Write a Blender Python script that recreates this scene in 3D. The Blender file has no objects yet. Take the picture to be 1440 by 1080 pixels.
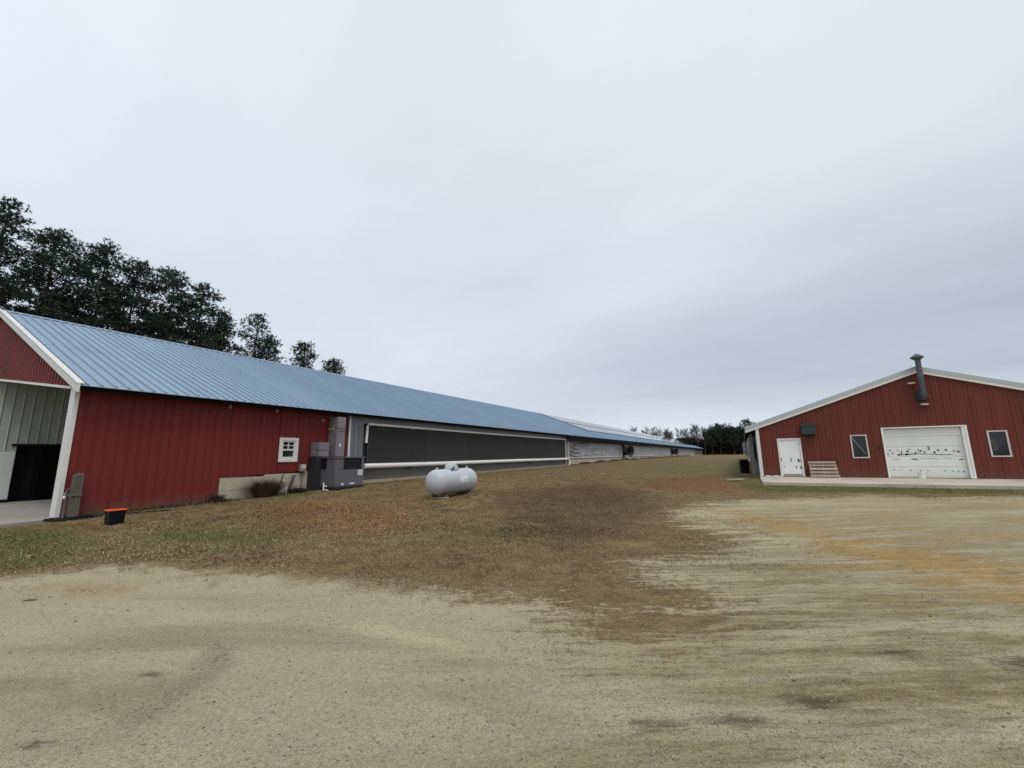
import bpy, math, random
import numpy as np
from mathutils import Vector, Matrix, noise as mnoise

random.seed(11)
rng = np.random.default_rng(5)
sc = bpy.context.scene
COL = sc.collection
PI = math.pi

# ------------------------------------------------------------------ camera
cam_d = bpy.data.cameras.new('camera')
cam = bpy.data.objects.new('camera', cam_d)
COL.objects.link(cam)
YAW, PITCH, ROLL = math.radians(29.0136), math.radians(9.9425), math.radians(-0.7935)
fw = Vector((-math.sin(YAW)*math.cos(PITCH), math.cos(YAW)*math.cos(PITCH), math.sin(PITCH)))
rt0 = Vector((math.cos(YAW), math.sin(YAW), 0)); up0 = rt0.cross(fw)
rt = math.cos(ROLL)*rt0 + math.sin(ROLL)*up0
up = -math.sin(ROLL)*rt0 + math.cos(ROLL)*up0
M = Matrix(((rt.x, up.x, -fw.x), (rt.y, up.y, -fw.y), (rt.z, up.z, -fw.z))).to_4x4()
M.translation = (0, 0, 1.6)
cam.matrix_world = M
cam_d.sensor_width = 36; cam_d.lens = 36*577.76/1440
cam_d.clip_start = 0.05; cam_d.clip_end = 6000
sc.camera = cam

# ------------------------------------------------------------------ sky
SUN_EL, SUN_AZ = math.radians(60), math.radians(128)      # azimuth from +Y, clockwise
world = bpy.data.worlds.new("World"); sc.world = world; world.use_nodes = True
nt = world.node_tree; nt.nodes.clear()
def WN(t, **k):
    n = nt.nodes.new(t)
    for a, b in k.items(): setattr(n, a, b)
    return n
def WL(a, b): nt.links.new(a, b)
out = WN('ShaderNodeOutputWorld'); bg = WN('ShaderNodeBackground'); bg.inputs[1].default_value = 0.1
WL(bg.outputs[0], out.inputs[0])
sky = WN('ShaderNodeTexSky', sky_type='NISHITA'); sky.sun_disc = False
sky.sun_elevation = SUN_EL; sky.sun_rotation = SUN_AZ
tc = WN('ShaderNodeTexCoord'); sep = WN('ShaderNodeSeparateXYZ'); WL(tc.outputs['Generated'], sep.inputs[0])
def wm(op, a, b=None, c=None):
    n = WN('ShaderNodeMath', operation=op)
    for i, v in enumerate((a, b, c)):
        if v is None: continue
        if isinstance(v, (int, float)): n.inputs[i].default_value = v
        else: WL(v, n.inputs[i])
    return n.outputs[0]
zc = wm('MAXIMUM', sep.outputs[2], 0.0)
den = wm('ADD', zc, 0.16)
px, py = wm('DIVIDE', sep.outputs[0], den), wm('DIVIDE', sep.outputs[1], den)
cv = WN('ShaderNodeCombineXYZ'); WL(px, cv.inputs[0]); WL(py, cv.inputs[1])
def wnoise(scale, det, rough, off):
    mp = WN('ShaderNodeMapping'); mp.inputs['Location'].default_value = off; mp.inputs['Rotation'].default_value = (0, 0, 0.6)
    mp.inputs['Scale'].default_value = (scale*0.6, scale, scale); WL(cv.outputs[0], mp.inputs[0])
    n = WN('ShaderNodeTexNoise'); n.inputs['Scale'].default_value = 1; n.inputs['Detail'].default_value = det
    n.inputs['Roughness'].default_value = rough; WL(mp.outputs[0], n.inputs[0]); return n.outputs[0]
n1 = wnoise(0.55, 4, 0.5, (3.1, 7.7, 0)); n2 = wnoise(1.3, 7, 0.6, (11, 2, 0))
# overcast brightness against height: pale strip at the horizon, a greyer bank above it, paler overhead
ramp = WN('ShaderNodeValToRGB'); WL(wm('ADD', zc, wm('MULTIPLY', wm('SUBTRACT', n1, 0.5), 0.16)), ramp.inputs[0])
def setramp(r, els):
    cr = r.color_ramp
    while len(cr.elements) < len(els): cr.elements.new(0.5)
    for e, (p, c) in zip(cr.elements, els):
        e.position = p; e.color = (c[0]/10, c[1]/10, c[2]/10, 1)
setramp(ramp, [(0.0, (6.4, 7.0, 7.9)), (0.06, (6.5, 7.1, 8.0)), (0.13, (4.55, 5.0, 5.85)), (0.22, (4.55, 5.0, 5.85)), (0.36, (6.0, 6.5, 7.3)), (0.55, (7.3, 7.8, 8.4)), (1.0, (7.9, 8.3, 8.8))])
ramp2 = WN('ShaderNodeValToRGB'); WL(ramp.inputs[0].links[0].from_socket, ramp2.inputs[0])
setramp(ramp2, [(0.0, (6.2, 6.8, 7.6)), (0.2, (6.0, 6.6, 7.35)), (0.45, (6.5, 7.1, 7.9)), (1.0, (7.9, 8.3, 8.8))])
bank = WN('ShaderNodeMapRange', interpolation_type='SMOOTHSTEP'); WL(wm('ADD', sep.outputs[0], wm('MULTIPLY', wm('SUBTRACT', n1, 0.5), 0.8)), bank.inputs[0])
bank.inputs[1].default_value = -0.75; bank.inputs[2].default_value = 0.25
rmix = WN('ShaderNodeMix', data_type='RGBA'); WL(bank.outputs[0], rmix.inputs[0]); WL(ramp2.outputs[0], rmix.inputs[6]); WL(ramp.outputs[0], rmix.inputs[7])
# slightly darker cloud towards +X, and cloud texture
side = wm('MULTIPLY_ADD', sep.outputs[0], -0.05, 1.0)
tex = wm('MULTIPLY_ADD', wm('SUBTRACT', n2, 0.5), 0.30, 1.0)
tex2 = wm('MULTIPLY_ADD', wm('SUBTRACT', n1, 0.5), 0.34, 1.0)
k = wm('MULTIPLY', wm('MULTIPLY', side, tex), wm('MULTIPLY', tex2, 10.0))
vs = WN('ShaderNodeVectorMath', operation='SCALE'); WL(rmix.outputs[2], vs.inputs[0]); WL(k, vs.inputs['Scale'])
mx = WN('ShaderNodeMix', data_type='RGBA'); mx.inputs[0].default_value = 0.94
WL(sky.outputs[0], mx.inputs[6]); WL(vs.outputs[0], mx.inputs[7]); WL(mx.outputs[2], bg.inputs[0])

sun_d = bpy.data.lights.new('sun', 'SUN'); sun_d.energy = 1.35; sun_d.angle = math.radians(25); sun_d.color = (1, 0.96, 0.9)
sun = bpy.data.objects.new('sun', sun_d); COL.objects.link(sun)
sdir = Vector((math.sin(SUN_AZ)*math.cos(SUN_EL), math.cos(SUN_AZ)*math.cos(SUN_EL), math.sin(SUN_EL)))
sun.rotation_euler = (-sdir).to_track_quat('-Z', 'Y').to_euler(); sun.location = (0, -10, 40)

vsx = sc.view_settings
vsx.view_transform = 'Standard'; vsx.look = 'None'; vsx.exposure = 0.15; vsx.gamma = 1; vsx.use_curve_mapping = False

# ------------------------------------------------------------------ materials
class NT:
    def __init__(s, name):
        s.m = bpy.data.materials.new(name); s.m.use_nodes = True
        s.t = s.m.node_tree; s.b = s.t.nodes['Principled BSDF']
    def n(s, t, **k):
        x = s.t.nodes.new(t)
        for a, b in k.items(): setattr(x, a, b)
        return x
    def l(s, a, b): s.t.links.new(a, b)
    def set(s, sock, v):
        if isinstance(v, bpy.types.NodeSocket): s.l(v, sock)
        elif isinstance(v, (tuple, list)) and len(v) == 3 and sock.type == 'RGBA': sock.default_value = (*v, 1)
        else: sock.default_value = v
    def math(s, op, a, b=0.0, c=0.0, clamp=False):
        x = s.n('ShaderNodeMath', operation=op, use_clamp=clamp)
        for i, v in enumerate((a, b, c)): s.set(x.inputs[i], v)
        return x.outputs[0]
    def mix(s, f, a, b, blend='MIX'):
        x = s.n('ShaderNodeMix', data_type='RGBA', blend_type=blend)
        s.set(x.inputs[0], f); s.set(x.inputs[6], a); s.set(x.inputs[7], b); return x.outputs[2]
    def pos(s): return s.n('ShaderNodeNewGeometry').outputs['Position']
    def noise(s, vec, scale=1, det=4, rough=0.55, mscale=None, rot=None, dist=0.0):
        if mscale or rot:
            mp = s.n('ShaderNodeMapping'); s.l(vec, mp.inputs[0])
            if rot:   # rotate first, then stretch
                r = s.n('ShaderNodeMapping'); r.inputs['Rotation'].default_value = rot; s.l(vec, r.inputs[0]); s.l(r.outputs[0], mp.inputs[0])
            if mscale: mp.inputs['Scale'].default_value = mscale
            vec = mp.outputs[0]
        x = s.n('ShaderNodeTexNoise'); x.inputs['Scale'].default_value = scale; x.inputs['Detail'].default_value = det
        x.inputs['Roughness'].default_value = rough; x.inputs['Distortion'].default_value = dist
        s.l(vec, x.inputs['Vector']); return x.outputs[0]
    def sstep(s, v, a, b, oa=0.0, ob=1.0):
        x = s.n('ShaderNodeMapRange', interpolation_type='SMOOTHSTEP'); s.set(x.inputs[0], v)
        for i, q in enumerate((a, b, oa, ob)): s.set(x.inputs[i+1], q)
        return x.outputs[0]
    def attr(s, name, what='Fac'):
        x = s.n('ShaderNodeAttribute'); x.attribute_name = name; return x.outputs[what]
    def bump(s, h, strength=0.3, dist=0.02):
        x = s.n('ShaderNodeBump'); x.inputs['Strength'].default_value = strength; x.inputs['Distance'].default_value = dist
        s.l(h, x.inputs['Height']); s.l(x.outputs[0], s.b.inputs['Normal'])

def surf(name, col, rough=0.6, metal=0.0, var=0.18, scale=1.5, streak=None, dirt=None, dirt_amt=0.0, fine=0.08, bump=0.0, spec=0.5, bscale=40, rnd=0.06, splash=None):
    """general worn surface: base colour, broad mottling, optional vertical streaks, optional dirt colour, per-piece variation"""
    q = NT(name); p = q.pos()
    a = q.noise(p, scale, 5, 0.6)
    f = q.noise(p, scale*18, 3, 0.6)
    v = q.math('MULTIPLY_ADD', q.math('SUBTRACT', a, 0.5), var*2, 1.0)
    v = q.math('ADD', v, q.math('MULTIPLY', q.math('SUBTRACT', f, 0.5), fine*2))
    oi = q.n('ShaderNodeObjectInfo').outputs['Random']
    v = q.math('ADD', v, q.math('MULTIPLY', q.math('SUBTRACT', oi, 0.5), rnd*2))
    if streak:
        sn = q.noise(p, 1, 4, 0.6, mscale=streak)
        v = q.math('ADD', v, q.math('MULTIPLY', q.math('SUBTRACT', sn, 0.5), var*2.2))
    x = q.n('ShaderNodeVectorMath', operation='SCALE'); x.inputs[0].default_value = col; q.l(v, x.inputs['Scale'])
    c = x.outputs[0]
    if dirt:
        dn = q.noise(p, scale*0.7, 6, 0.65, mscale=streak and (streak[0]*0.5, streak[1]*0.5, streak[2]) or None)
        c = q.mix(q.sstep(dn, 0.5, 0.72, 0, dirt_amt), c, dirt)
    if splash:      # mud splashed up from the ground
        sxz = q.n('ShaderNodeSeparateXYZ'); q.l(p, sxz.inputs[0]); sn_ = q.noise(p, 1, 5, 0.65, mscale=(3, 3, 1.2))
        hh = q.math('ADD', sxz.outputs[2], q.math('MULTIPLY', q.math('SUBTRACT', sn_, 0.5), 0.9))
        c = q.mix(q.sstep(hh, splash[3], splash[3]+0.55, splash[4], 0.0), c, splash[:3])
    q.l(c, q.b.inputs['Base Color'])
    q.b.inputs['Roughness'].default_value = rough; q.b.inputs['Metallic'].default_value = metal
    q.b.inputs['Specular IOR Level'].default_value = spec
    if bump: q.bump(q.noise(p, bscale, 4, 0.6), bump, 0.01)
    return q.m

def attrmat(name, rough=0.9, spec=0.2, attr='tint', trans=0.0):
    q = NT(name); q.l(q.attr(attr, 'Color'), q.b.inputs['Base Color'])
    q.b.inputs['Roughness'].default_value = rough; q.b.inputs['Specular IOR Level'].default_value = spec
    return q.m

MT = {}
MT['red'] = surf('barn_red_steel', (0.158, 0.0205, 0.0165), 0.6, var=0.14, scale=0.5, streak=(3.2, 3.2, 0.25), dirt=(0.11, 0.03, 0.026), dirt_amt=0.6, spec=0.25, splash=(0.15, 0.075, 0.05, 0.05, 0.75))
MT['redg'] = surf('faded_red_steel', (0.142, 0.035, 0.024), 0.65, var=0.16, scale=0.5, streak=(3.5, 3.5, 0.22), dirt=(0.115, 0.045, 0.03), dirt_amt=0.7, spec=0.2, splash=(0.12, 0.07, 0.05, 0.30, 0.6))
MT['white'] = surf('white_trim_paint', (0.68, 0.67, 0.64), 0.5, var=0.06, scale=1.2, dirt=(0.5, 0.48, 0.44), dirt_amt=0.4)
MT['partition'] = surf('dull_partition_steel', (0.40, 0.41, 0.375), 0.55, var=0.12, scale=0.8, streak=(2.5, 2.5, 0.4), dirt=(0.26, 0.26, 0.22), dirt_amt=0.6)
MT['trim'] = surf('aged_window_trim', (0.56, 0.52, 0.49), 0.55, var=0.08, scale=1.2, dirt=(0.4, 0.36, 0.32), dirt_amt=0.5)
MT['whited'] = surf('grimy_white_steel', (0.60, 0.62, 0.59), 0.5, var=0.12, scale=0.8, streak=(2.5, 2.5, 0.4), dirt=(0.36, 0.36, 0.32), dirt_amt=0.5)
MT['doorw'] = surf('white_door_paint', (0.82, 0.83, 0.83), 0.5, var=0.05, scale=1.0, dirt=(0.62, 0.61, 0.56), dirt_amt=0.5)
MT['ohdoor'] = surf('overhead_door_paint', (0.76, 0.77, 0.74), 0.55, var=0.06, scale=0.9, streak=(2.5, 2.5, 0.5), dirt=(0.52, 0.52, 0.47), dirt_amt=0.6)
MT['roof'] = surf('pale_blue_roof_steel', (0.235, 0.322, 0.415), 0.55, metal=0.0, var=0.09, scale=0.4, streak=(0.4, 2.5, 0.4), dirt=(0.22, 0.30, 0.38), dirt_amt=0.35, rnd=0.045, spec=0.25)
MT['garroof'] = surf('pale_grey_roof_steel', (0.42, 0.45, 0.46), 0.45, var=0.08, scale=0.6, dirt=(0.33, 0.34, 0.33), dirt_amt=0.5)
MT['galv'] = surf('galvanised_sheet', (0.20, 0.215, 0.225), 0.45, metal=0.35, var=0.12, scale=1.5, streak=(2, 2, 0.5), dirt=(0.15, 0.14, 0.12), dirt_amt=0.5)
MT['galvd'] = surf('weathered_sheet', (0.125, 0.127, 0.12), 0.6, metal=0.2, var=0.2, scale=1.2, streak=(0.5, 0.5, 3), dirt=(0.16, 0.15, 0.10), dirt_amt=0.7)
MT['pad'] = surf('dark_inlet_mesh', (0.036, 0.036, 0.036), 0.8, var=0.10, scale=0.35, fine=0.12, spec=0.25, rnd=0.1)
MT['pvc'] = surf('white_pvc', (0.80, 0.80, 0.78), 0.35, var=0.05, scale=1.0, dirt=(0.5, 0.48, 0.42), dirt_amt=0.4)
MT['pvcold'] = surf('dulled_pvc', (0.64, 0.63, 0.60), 0.45, var=0.12, scale=1.0, dirt=(0.3, 0.29, 0.25), dirt_amt=0.6)
MT['board'] = surf('pale_lumber', (0.34, 0.29, 0.22), 0.8, var=0.2, scale=2, streak=(1.0, 1.0, 8), dirt=(0.22, 0.18, 0.13), dirt_amt=0.6)
MT['oldwood'] = surf('weathered_wood', (0.105, 0.095, 0.078), 0.85, var=0.45, scale=3, streak=(22, 22, 1.0), dirt=(0.03, 0.03, 0.028), dirt_amt=0.8, bump=0.5)
MT['pallet'] = surf('pallet_wood', (0.36, 0.28, 0.225), 0.8, var=0.2, scale=2, streak=(1.2, 6, 10), dirt=(0.28, 0.22, 0.18), dirt_amt=0.6, rnd=0.18)
MT['concrete'] = surf('old_concrete', (0.43, 0.385, 0.285), 0.85, var=0.25, scale=1.6, streak=(1.5, 1.5, 0.8), dirt=(0.20, 0.19, 0.15), dirt_amt=0.8, bump=0.3, bscale=25)
MT['slab'] = surf('slab_concrete', (0.47, 0.42, 0.335), 0.85, var=0.2, scale=0.8, dirt=(0.30, 0.26, 0.20), dirt_amt=0.8, bump=0.3, bscale=25)
MT['apron'] = surf('apron_concrete', (0.27, 0.25, 0.22), 0.85, var=0.16, scale=0.8, dirt=(0.20, 0.18, 0.15), dirt_amt=0.8, bump=0.3, bscale=25)
MT['black'] = surf('black_plastic', (0.005, 0.005, 0.006), 0.6, var=0.2, scale=2, spec=0.15)
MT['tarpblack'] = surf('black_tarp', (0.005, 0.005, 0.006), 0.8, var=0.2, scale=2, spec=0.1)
MT['orange'] = surf('orange_plastic', (0.62, 0.075, 0.018), 0.5, var=0.08, scale=3)
MT['hvac'] = surf('grey_painted_steel', (0.112, 0.112, 0.124), 0.45, var=0.08, scale=1.2, dirt=(0.09, 0.088, 0.095), dirt_amt=0.5)
MT['hvacd'] = surf('dark_coil_fins', (0.018, 0.018, 0.022), 0.6, var=0.1, scale=4)
MT['duct'] = surf('mauve_grey_duct', (0.185, 0.178, 0.19), 0.45, var=0.07, scale=1.2, dirt=(0.14, 0.12, 0.12), dirt_amt=0.5)
MT['tank'] = surf('silver_grey_tank_paint', (0.46, 0.48, 0.50), 0.42, var=0.06, scale=1.0, dirt=(0.34, 0.36, 0.34), dirt_amt=0.4)
MT['rust'] = surf('rusty_steel', (0.085, 0.04, 0.024), 0.8, var=0.3, scale=6)
MT['paper'] = surf('white_label', (0.72, 0.72, 0.74), 0.6, var=0.03, scale=3)
MT['ink'] = surf('label_ink', (0.10, 0.10, 0.14), 0.6, var=0.05, scale=3)
MT['glass'] = surf('dark_window_glass', (0.012, 0.015, 0.018), 0.08, var=0.1, scale=3, spec=0.5)
MT['steelflue'] = surf('dull_flue_steel', (0.085, 0.095, 0.105), 0.5, metal=0.3, var=0.15, scale=2, dirt=(0.05, 0.05, 0.05), dirt_amt=0.7)
MT['matt_dark_grey'] = surf('matt_dark_grey', (0.030, 0.027, 0.026), 0.9, var=0.2, scale=3)
MT['green'] = surf('dark_green_steel', (0.020, 0.030, 0.030), 0.5, var=0.12, scale=1.5)
MT['curtain'] = surf('white_grey_curtain_film', (0.36, 0.365, 0.37), 0.42, var=0.25, scale=0.6, streak=(0.3, 1.2, 1.0), dirt=(0.22, 0.22, 0.22), dirt_amt=0.6)
MT['curtaind'] = surf('grey_curtain_film', (0.16, 0.165, 0.17), 0.5, var=0.16, scale=0.6, streak=(0.4, 2.0, 0.6))
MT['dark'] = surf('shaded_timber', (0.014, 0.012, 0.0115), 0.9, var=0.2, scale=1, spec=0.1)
MT['lens'] = surf('lamp_glass', (0.72, 0.68, 0.66), 0.25, var=0.02)
MT['beige'] = surf('beige_casing', (0.30, 0.26, 0.22), 0.6, var=0.1)
MT['solar'] = surf('solar_glass', (0.030, 0.036, 0.05), 0.06, var=0.05, rnd=0.05, spec=0.8)
MT['alu'] = surf('dark_panel_frame', (0.02, 0.02, 0.022), 0.45, var=0.05)
MT['fangrey'] = surf('dark_fan_steel', (0.075, 0.08, 0.088), 0.5, metal=0.3, var=0.12, scale=1.5)
MT['bark'] = surf('pine_bark', (0.045, 0.034, 0.027), 0.9, var=0.3, scale=4)
MT['bbark'] = surf('grey_bark', (0.10, 0.088, 0.078), 0.9, var=0.2, scale=1)
MT['leaf'] = attrmat('pine_needles', 0.7, 0.25)
MT['tint'] = attrmat('ground_litter', 0.9, 0.15)
MT['rock'] = attrmat('loose_stones', 0.85, 0.25)
MT['stain'] = surf('black_mould', (0.022, 0.024, 0.024), 0.8, var=0.2, scale=8)
MT['stain2'] = surf('grey_mould', (0.20, 0.205, 0.20), 0.8, var=0.2, scale=8)

# ------------------------------------------------------------------ builders
class MB:
    def __init__(s): s.v = []; s.f = []; s.mi = []
    def quad(s, a, b, c, d, m=0):
        i = len(s.v); s.v += [a, b, c, d]; s.f.append((i, i+1, i+2, i+3)); s.mi.append(m); return s
    def poly(s, pts, m=0):
        i = len(s.v); s.v += list(pts); s.f.append(tuple(range(i, i+len(pts)))); s.mi.append(m); return s
    def hexa(s, p, m=0):      # p: 4 bottom ccw, 4 top ccw
        i = len(s.v); s.v += [tuple(q) for q in p]
        for f in ((3, 2, 1, 0), (4, 5, 6, 7), (0, 1, 5, 4), (1, 2, 6, 5), (2, 3, 7, 6), (3, 0, 4, 7)):
            s.f.append(tuple(i+k for k in f)); s.mi.append(m)
        return s
    def box(s, x0, x1, y0, y1, z0, z1, m=0):
        return s.hexa([(x0, y0, z0), (x1, y0, z0), (x1, y1, z0), (x0, y1, z0), (x0, y0, z1), (x1, y0, z1), (x1, y1, z1), (x0, y1, z1)], m)
    def bar(s, a, b, w, h, m=0, upv=(0, 0, 1)):
        a, b = Vector(a), Vector(b); d = (b-a).normalized(); u = Vector(upv)
        if abs(d.dot(u)) > 0.95: u = Vector((1, 0, 0))
        r = d.cross(u).normalized(); u = r.cross(d)
        q = [r*(-w/2)-u*(h/2), r*(w/2)-u*(h/2), r*(w/2)+u*(h/2), r*(-w/2)+u*(h/2)]
        return s.hexa([a+k for k in q]+[b+k for k in q], m)
    def tube(s, pts, rad, n=8, m=0, cap=True):
        pts = [Vector(p) for p in pts]
        if isinstance(rad, (int, float)): rad = [rad]*len(pts)
        base = len(s.v); ref = Vector((0.13, 0.31, 0.94))
        for k, p in enumerate(pts):
            d = (pts[min(k+1, len(pts)-1)]-pts[max(k-1, 0)]).normalized()
            if abs(d.dot(ref)) > 0.97: ref = Vector((0.9, 0.3, 0.1))
            r = d.cross(ref).normalized(); u = r.cross(d)
            for j in range(n):
                t = 2*PI*j/n; s.v.append(tuple(p + (r*math.cos(t)+u*math.sin(t))*rad[k]))
        for k in range(len(pts)-1):
            for j in range(n):
                a = base+k*n+j; b = base+k*n+(j+1) % n
                s.f.append((a, b, b+n, a+n)); s.mi.append(m)
        if cap:
            s.f.append(tuple(base+j for j in range(n))[::-1]); s.mi.append(m)
            s.f.append(tuple(base+(len(pts)-1)*n+j for j in range(n))); s.mi.append(m)
        return s
    def lathe(s, prof, o, ax='z', n=16, m=0):
        base = len(s.v); o = Vector(o)
        for r, h in prof:
            for j in range(n):
                t = 2*PI*j/n; c, d = r*math.cos(t), r*math.sin(t)
                q = (c, d, h) if ax == 'z' else ((d, h, c) if ax == 'y' else (h, c, d))
                s.v.append(tuple(o+Vector(q)))
        for k in range(len(prof)-1):
            for j in range(n):
                a = base+k*n+j; b = base+k*n+(j+1) % n
                s.f.append((a, b, b+n, a+n)); s.mi.append(m)
        s.f.append(tuple(base+j for j in range(n))[::-1]); s.mi.append(m)
        s.f.append(tuple(base+(len(prof)-1)*n+j for j in range(n))); s.mi.append(m)
        return s
    def mesh(s, name, mats, org=(0, 0, 0), smooth=False):
        me = bpy.data.meshes.new(name); o = Vector(org)
        me.from_pydata([tuple(Vector(p)-o) for p in s.v], [], s.f)
        for m in (mats if isinstance(mats, (list, tuple)) else [mats]): me.materials.append(m)
        me.polygons.foreach_set('material_index', s.mi)
        if smooth:
            me.polygons.foreach_set('use_smooth', [True]*len(s.f))
            if hasattr(me, 'set_sharp_from_angle'): me.set_sharp_from_angle(angle=math.radians(40))
        me.update(); return me

def wloc(o):
    v = Vector(o.location)
    while o.parent: o = o.parent; v += Vector(o.location)
    return v
def link(name, me, parent=None, loc=(0, 0, 0)):
    o = bpy.data.objects.new(name, me); COL.objects.link(o)
    if parent: o.parent = parent; o.location = Vector(loc) - wloc(parent)
    else: o.location = loc
    return o
def part(name, mb, mats, parent, smooth=False, at=None, label=None):
    """mesh given in world coordinates -> child object with its origin at `at` (or the parent's origin)"""
    at = Vector(at) if at is not None else wloc(parent)
    o = link(name, mb.mesh(name, mats, at, smooth), parent, at)
    if label: o['label'] = label
    return o
def tag(o, label, cat, group=None, kind=None):
    if label: o['label'] = label
    if cat: o['category'] = cat
    if group: o['group'] = group
    if kind: o['kind'] = kind
    return o
def thing(name, loc, label, cat, group=None):
    o = bpy.data.objects.new(name, None); COL.objects.link(o); o.location = loc; o.empty_display_size = 0.2
    return tag(o, label, cat, group)
def solo(name, mb, mats, loc, label, cat, group=None, smooth=False):
    o = link(name, mb.mesh(name, mats, loc, smooth), None, loc); return tag(o, label, cat, group)
def struct(name, mb, mats, loc=(0, 0, 0), smooth=False, kind='structure'):
    o = link(name, mb.mesh(name, mats, loc, smooth), None, loc); o['kind'] = kind; return o
def npmesh(name, v, f, mats, tint=None, smooth=False):
    """v (N,3), f (M,k) arrays; tint (M,3) per-face colour"""
    me = bpy.data.meshes.new(name); v = np.asarray(v, np.float32); f = np.asarray(f, np.int32); k = f.shape[1]
    me.vertices.add(len(v)); me.vertices.foreach_set('co', v.ravel())
    me.loops.add(f.size); me.loops.foreach_set('vertex_index', f.ravel())
    me.polygons.add(len(f)); me.polygons.foreach_set('loop_start', np.arange(0, f.size, k, dtype=np.int32))
    me.polygons.foreach_set('loop_total', np.full(len(f), k, np.int32))
    if smooth: me.polygons.foreach_set('use_smooth', np.ones(len(f), bool))
    for m in (mats if isinstance(mats, (list, tuple)) else [mats]): me.materials.append(m)
    if tint is not None:
        a = me.attributes.new('tint', 'FLOAT_COLOR', 'FACE')
        a.data.foreach_set('color', np.concatenate([tint, np.ones((len(f), 1))], 1).astype(np.float32).ravel())
    me.update(); me.validate(); return me

# ------------------------------------------------------------------ ground
def sm(a, b, x):
    t = np.clip((x-a)/(b-a), 0, 1); return t*t*(3-2*t)
def gz(x, y):
    gl = np.interp(y, [-50, 1, 4, 8, 14.5, 40, 62, 170, 400], [0, 0.02, .09, .17, .39, .55, .78, .88, .9])
    gr = np.interp(y, [-50, 5, 20, 26, 60, 170, 400], [0, 0, .1, .19, .42, .85, .9])
    w = 1-sm(-13, -2, x)
    under = sm(-16.55, -16.9, x)*sm(3.6, 4.0, y)*(1-sm(206, 208, y))*sm(-38.5, -37.5, x) + sm(-15.9, -16.5, x)*(1-sm(3.6, 4.0, y))*sm(-3.6, -2.8, y)*sm(-38.5, -37.5, x)
    return gl*w+gr*(1-w)-0.3*under
POLY = {}
POLY["veg"] = [(-9.5, 0.58), (-9.24, 1.85), (-9.08, 2.22), (-8.87, 2.61), (-8.26, 3.08), (-7.33, 3.25), (-6.43, 3.47), (-5.74, 3.76), (-4.89, 3.91), (-4.13, 4.04), (-3.43, 4.16), (-2.74, 4.35), (-2.32, 4.45), (-1.95, 4.3), (-1.45, 4.09), (-1.0, 4.05), (-0.72, 4.39), (-0.42, 4.94), (-0.4, 5.41), (-0.74, 5.74), (-1.38, 6.19), (-1.23, 7.0), (-0.63, 7.79), (-0.23, 8.76), (-0.61, 9.62), (-1.32, 10.54), (-1.9, 12.48), (-1.05, 14.55), (0.13, 16.25), (1.6, 17.25), (3.62, 18.96), (4.94, 18.45), (7.82, 20.16), (11.79, 20.85), (21.21, 37.09), (3.03, 47.35), (-2.52, 110.18), (-24.03, 112.07), (-20.59, 52.5), (-19.99, 18.09), (-17.82, 8.56), (-16.79, 3.93), (-17.44, 0.87)]
POLY["ochre"] = [(-1.01, 13.82), (0.07, 12.98), (1.21, 11.13), (1.99, 9.52), (2.58, 8.65), (3.11, 8.41), (3.71, 7.74), (2.96, 6.28), (2.43, 6.71), (2.03, 6.97), (1.54, 7.55), (0.88, 8.49), (0.26, 10.01), (-0.4, 11.49)]
POLY["ochre2"] = [(-2.41, 7.57), (-2.09, 8.05), (-1.46, 8.07), (-1.42, 7.49), (-2.01, 7.27)]
POLY["ochre3"] = [(-8.19, 2.02), (-7.84, 2.33), (-6.83, 2.58), (-6.57, 2.42), (-7.32, 2.06)]
POLY["green"] = [(-12.68, 0.69), (-16.09, 2.05), (-15.37, 2.94), (-14.72, 3.47), (-13.0, 3.62), (-11.26, 3.46), (-9.81, 2.7), (-9.4, 2.15), (-9.82, 1.57), (-10.0, 0.59)]
POLY["green2"] = [(-11.75, 3.6), (-11.73, 4.67), (-10.55, 5.58), (-8.39, 5.43), (-7.35, 5.04), (-7.83, 4.19), (-9.16, 3.69), (-10.13, 3.23)]
POLY["green3"] = [(-6.24, 6.55), (-5.87, 7.33), (-4.63, 8.26), (-3.75, 7.85), (-4.78, 6.39), (-5.53, 5.99)]
POLY["green4"] = [(-17.44, 10.51), (-16.62, 11.23), (-15.07, 11.11), (-13.88, 9.67), (-14.61, 9.08)]
POLY["green5"] = [(-0.4, 30.26), (0.68, 27.47), (0.77, 21.76), (8.85, 22.73), (7.92, 20.42), (3.3, 19.39), (0.63, 18.48), (-0.33, 21.46)]
POLY["red"] = [(-4.39, 25.8), (-2.01, 29.96), (-0.04, 23.13), (-0.3, 17.87), (-2.38, 18.71), (-4.36, 19.91)]
POLY["tan"] = [(-12.71, 7.49), (-13.32, 9.83), (-9.18, 9.45), (-6.7, 7.35), (-7.08, 6.11), (-9.13, 5.89)]
POLY["dark"] = [(-8.59, 14.23), (-6.14, 20.29), (-2.49, 15.76), (-1.85, 8.16), (-2.83, 7.06), (-4.79, 7.91)]
POLY["farolive"] = [(-6.16, 24.57), (-7.33, 43.61), (-4.43, 68.77), (-0.85, 47.44), (-2.01, 29.96), (-4.12, 24.2)]
POLY["greygravel"] = [(-3.6, 1.32), (-3.64, 1.53), (-3.8, 1.81), (-4.18, 2.13), (-3.97, 2.17), (-3.54, 1.83), (-3.46, 1.58), (-3.43, 1.35)]
POLY["sand"] = [(-3.5, 2.9), (-3.02, 2.95), (-2.6, 2.98), (-2.2, 3.07), (-2.6, 3.16), (-3.02, 3.13), (-3.4, 3.06)]
POLY["veg"][0] = (-9.6, -9.0); POLY["veg"][-1] = (-16.2, -9.0)
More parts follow.
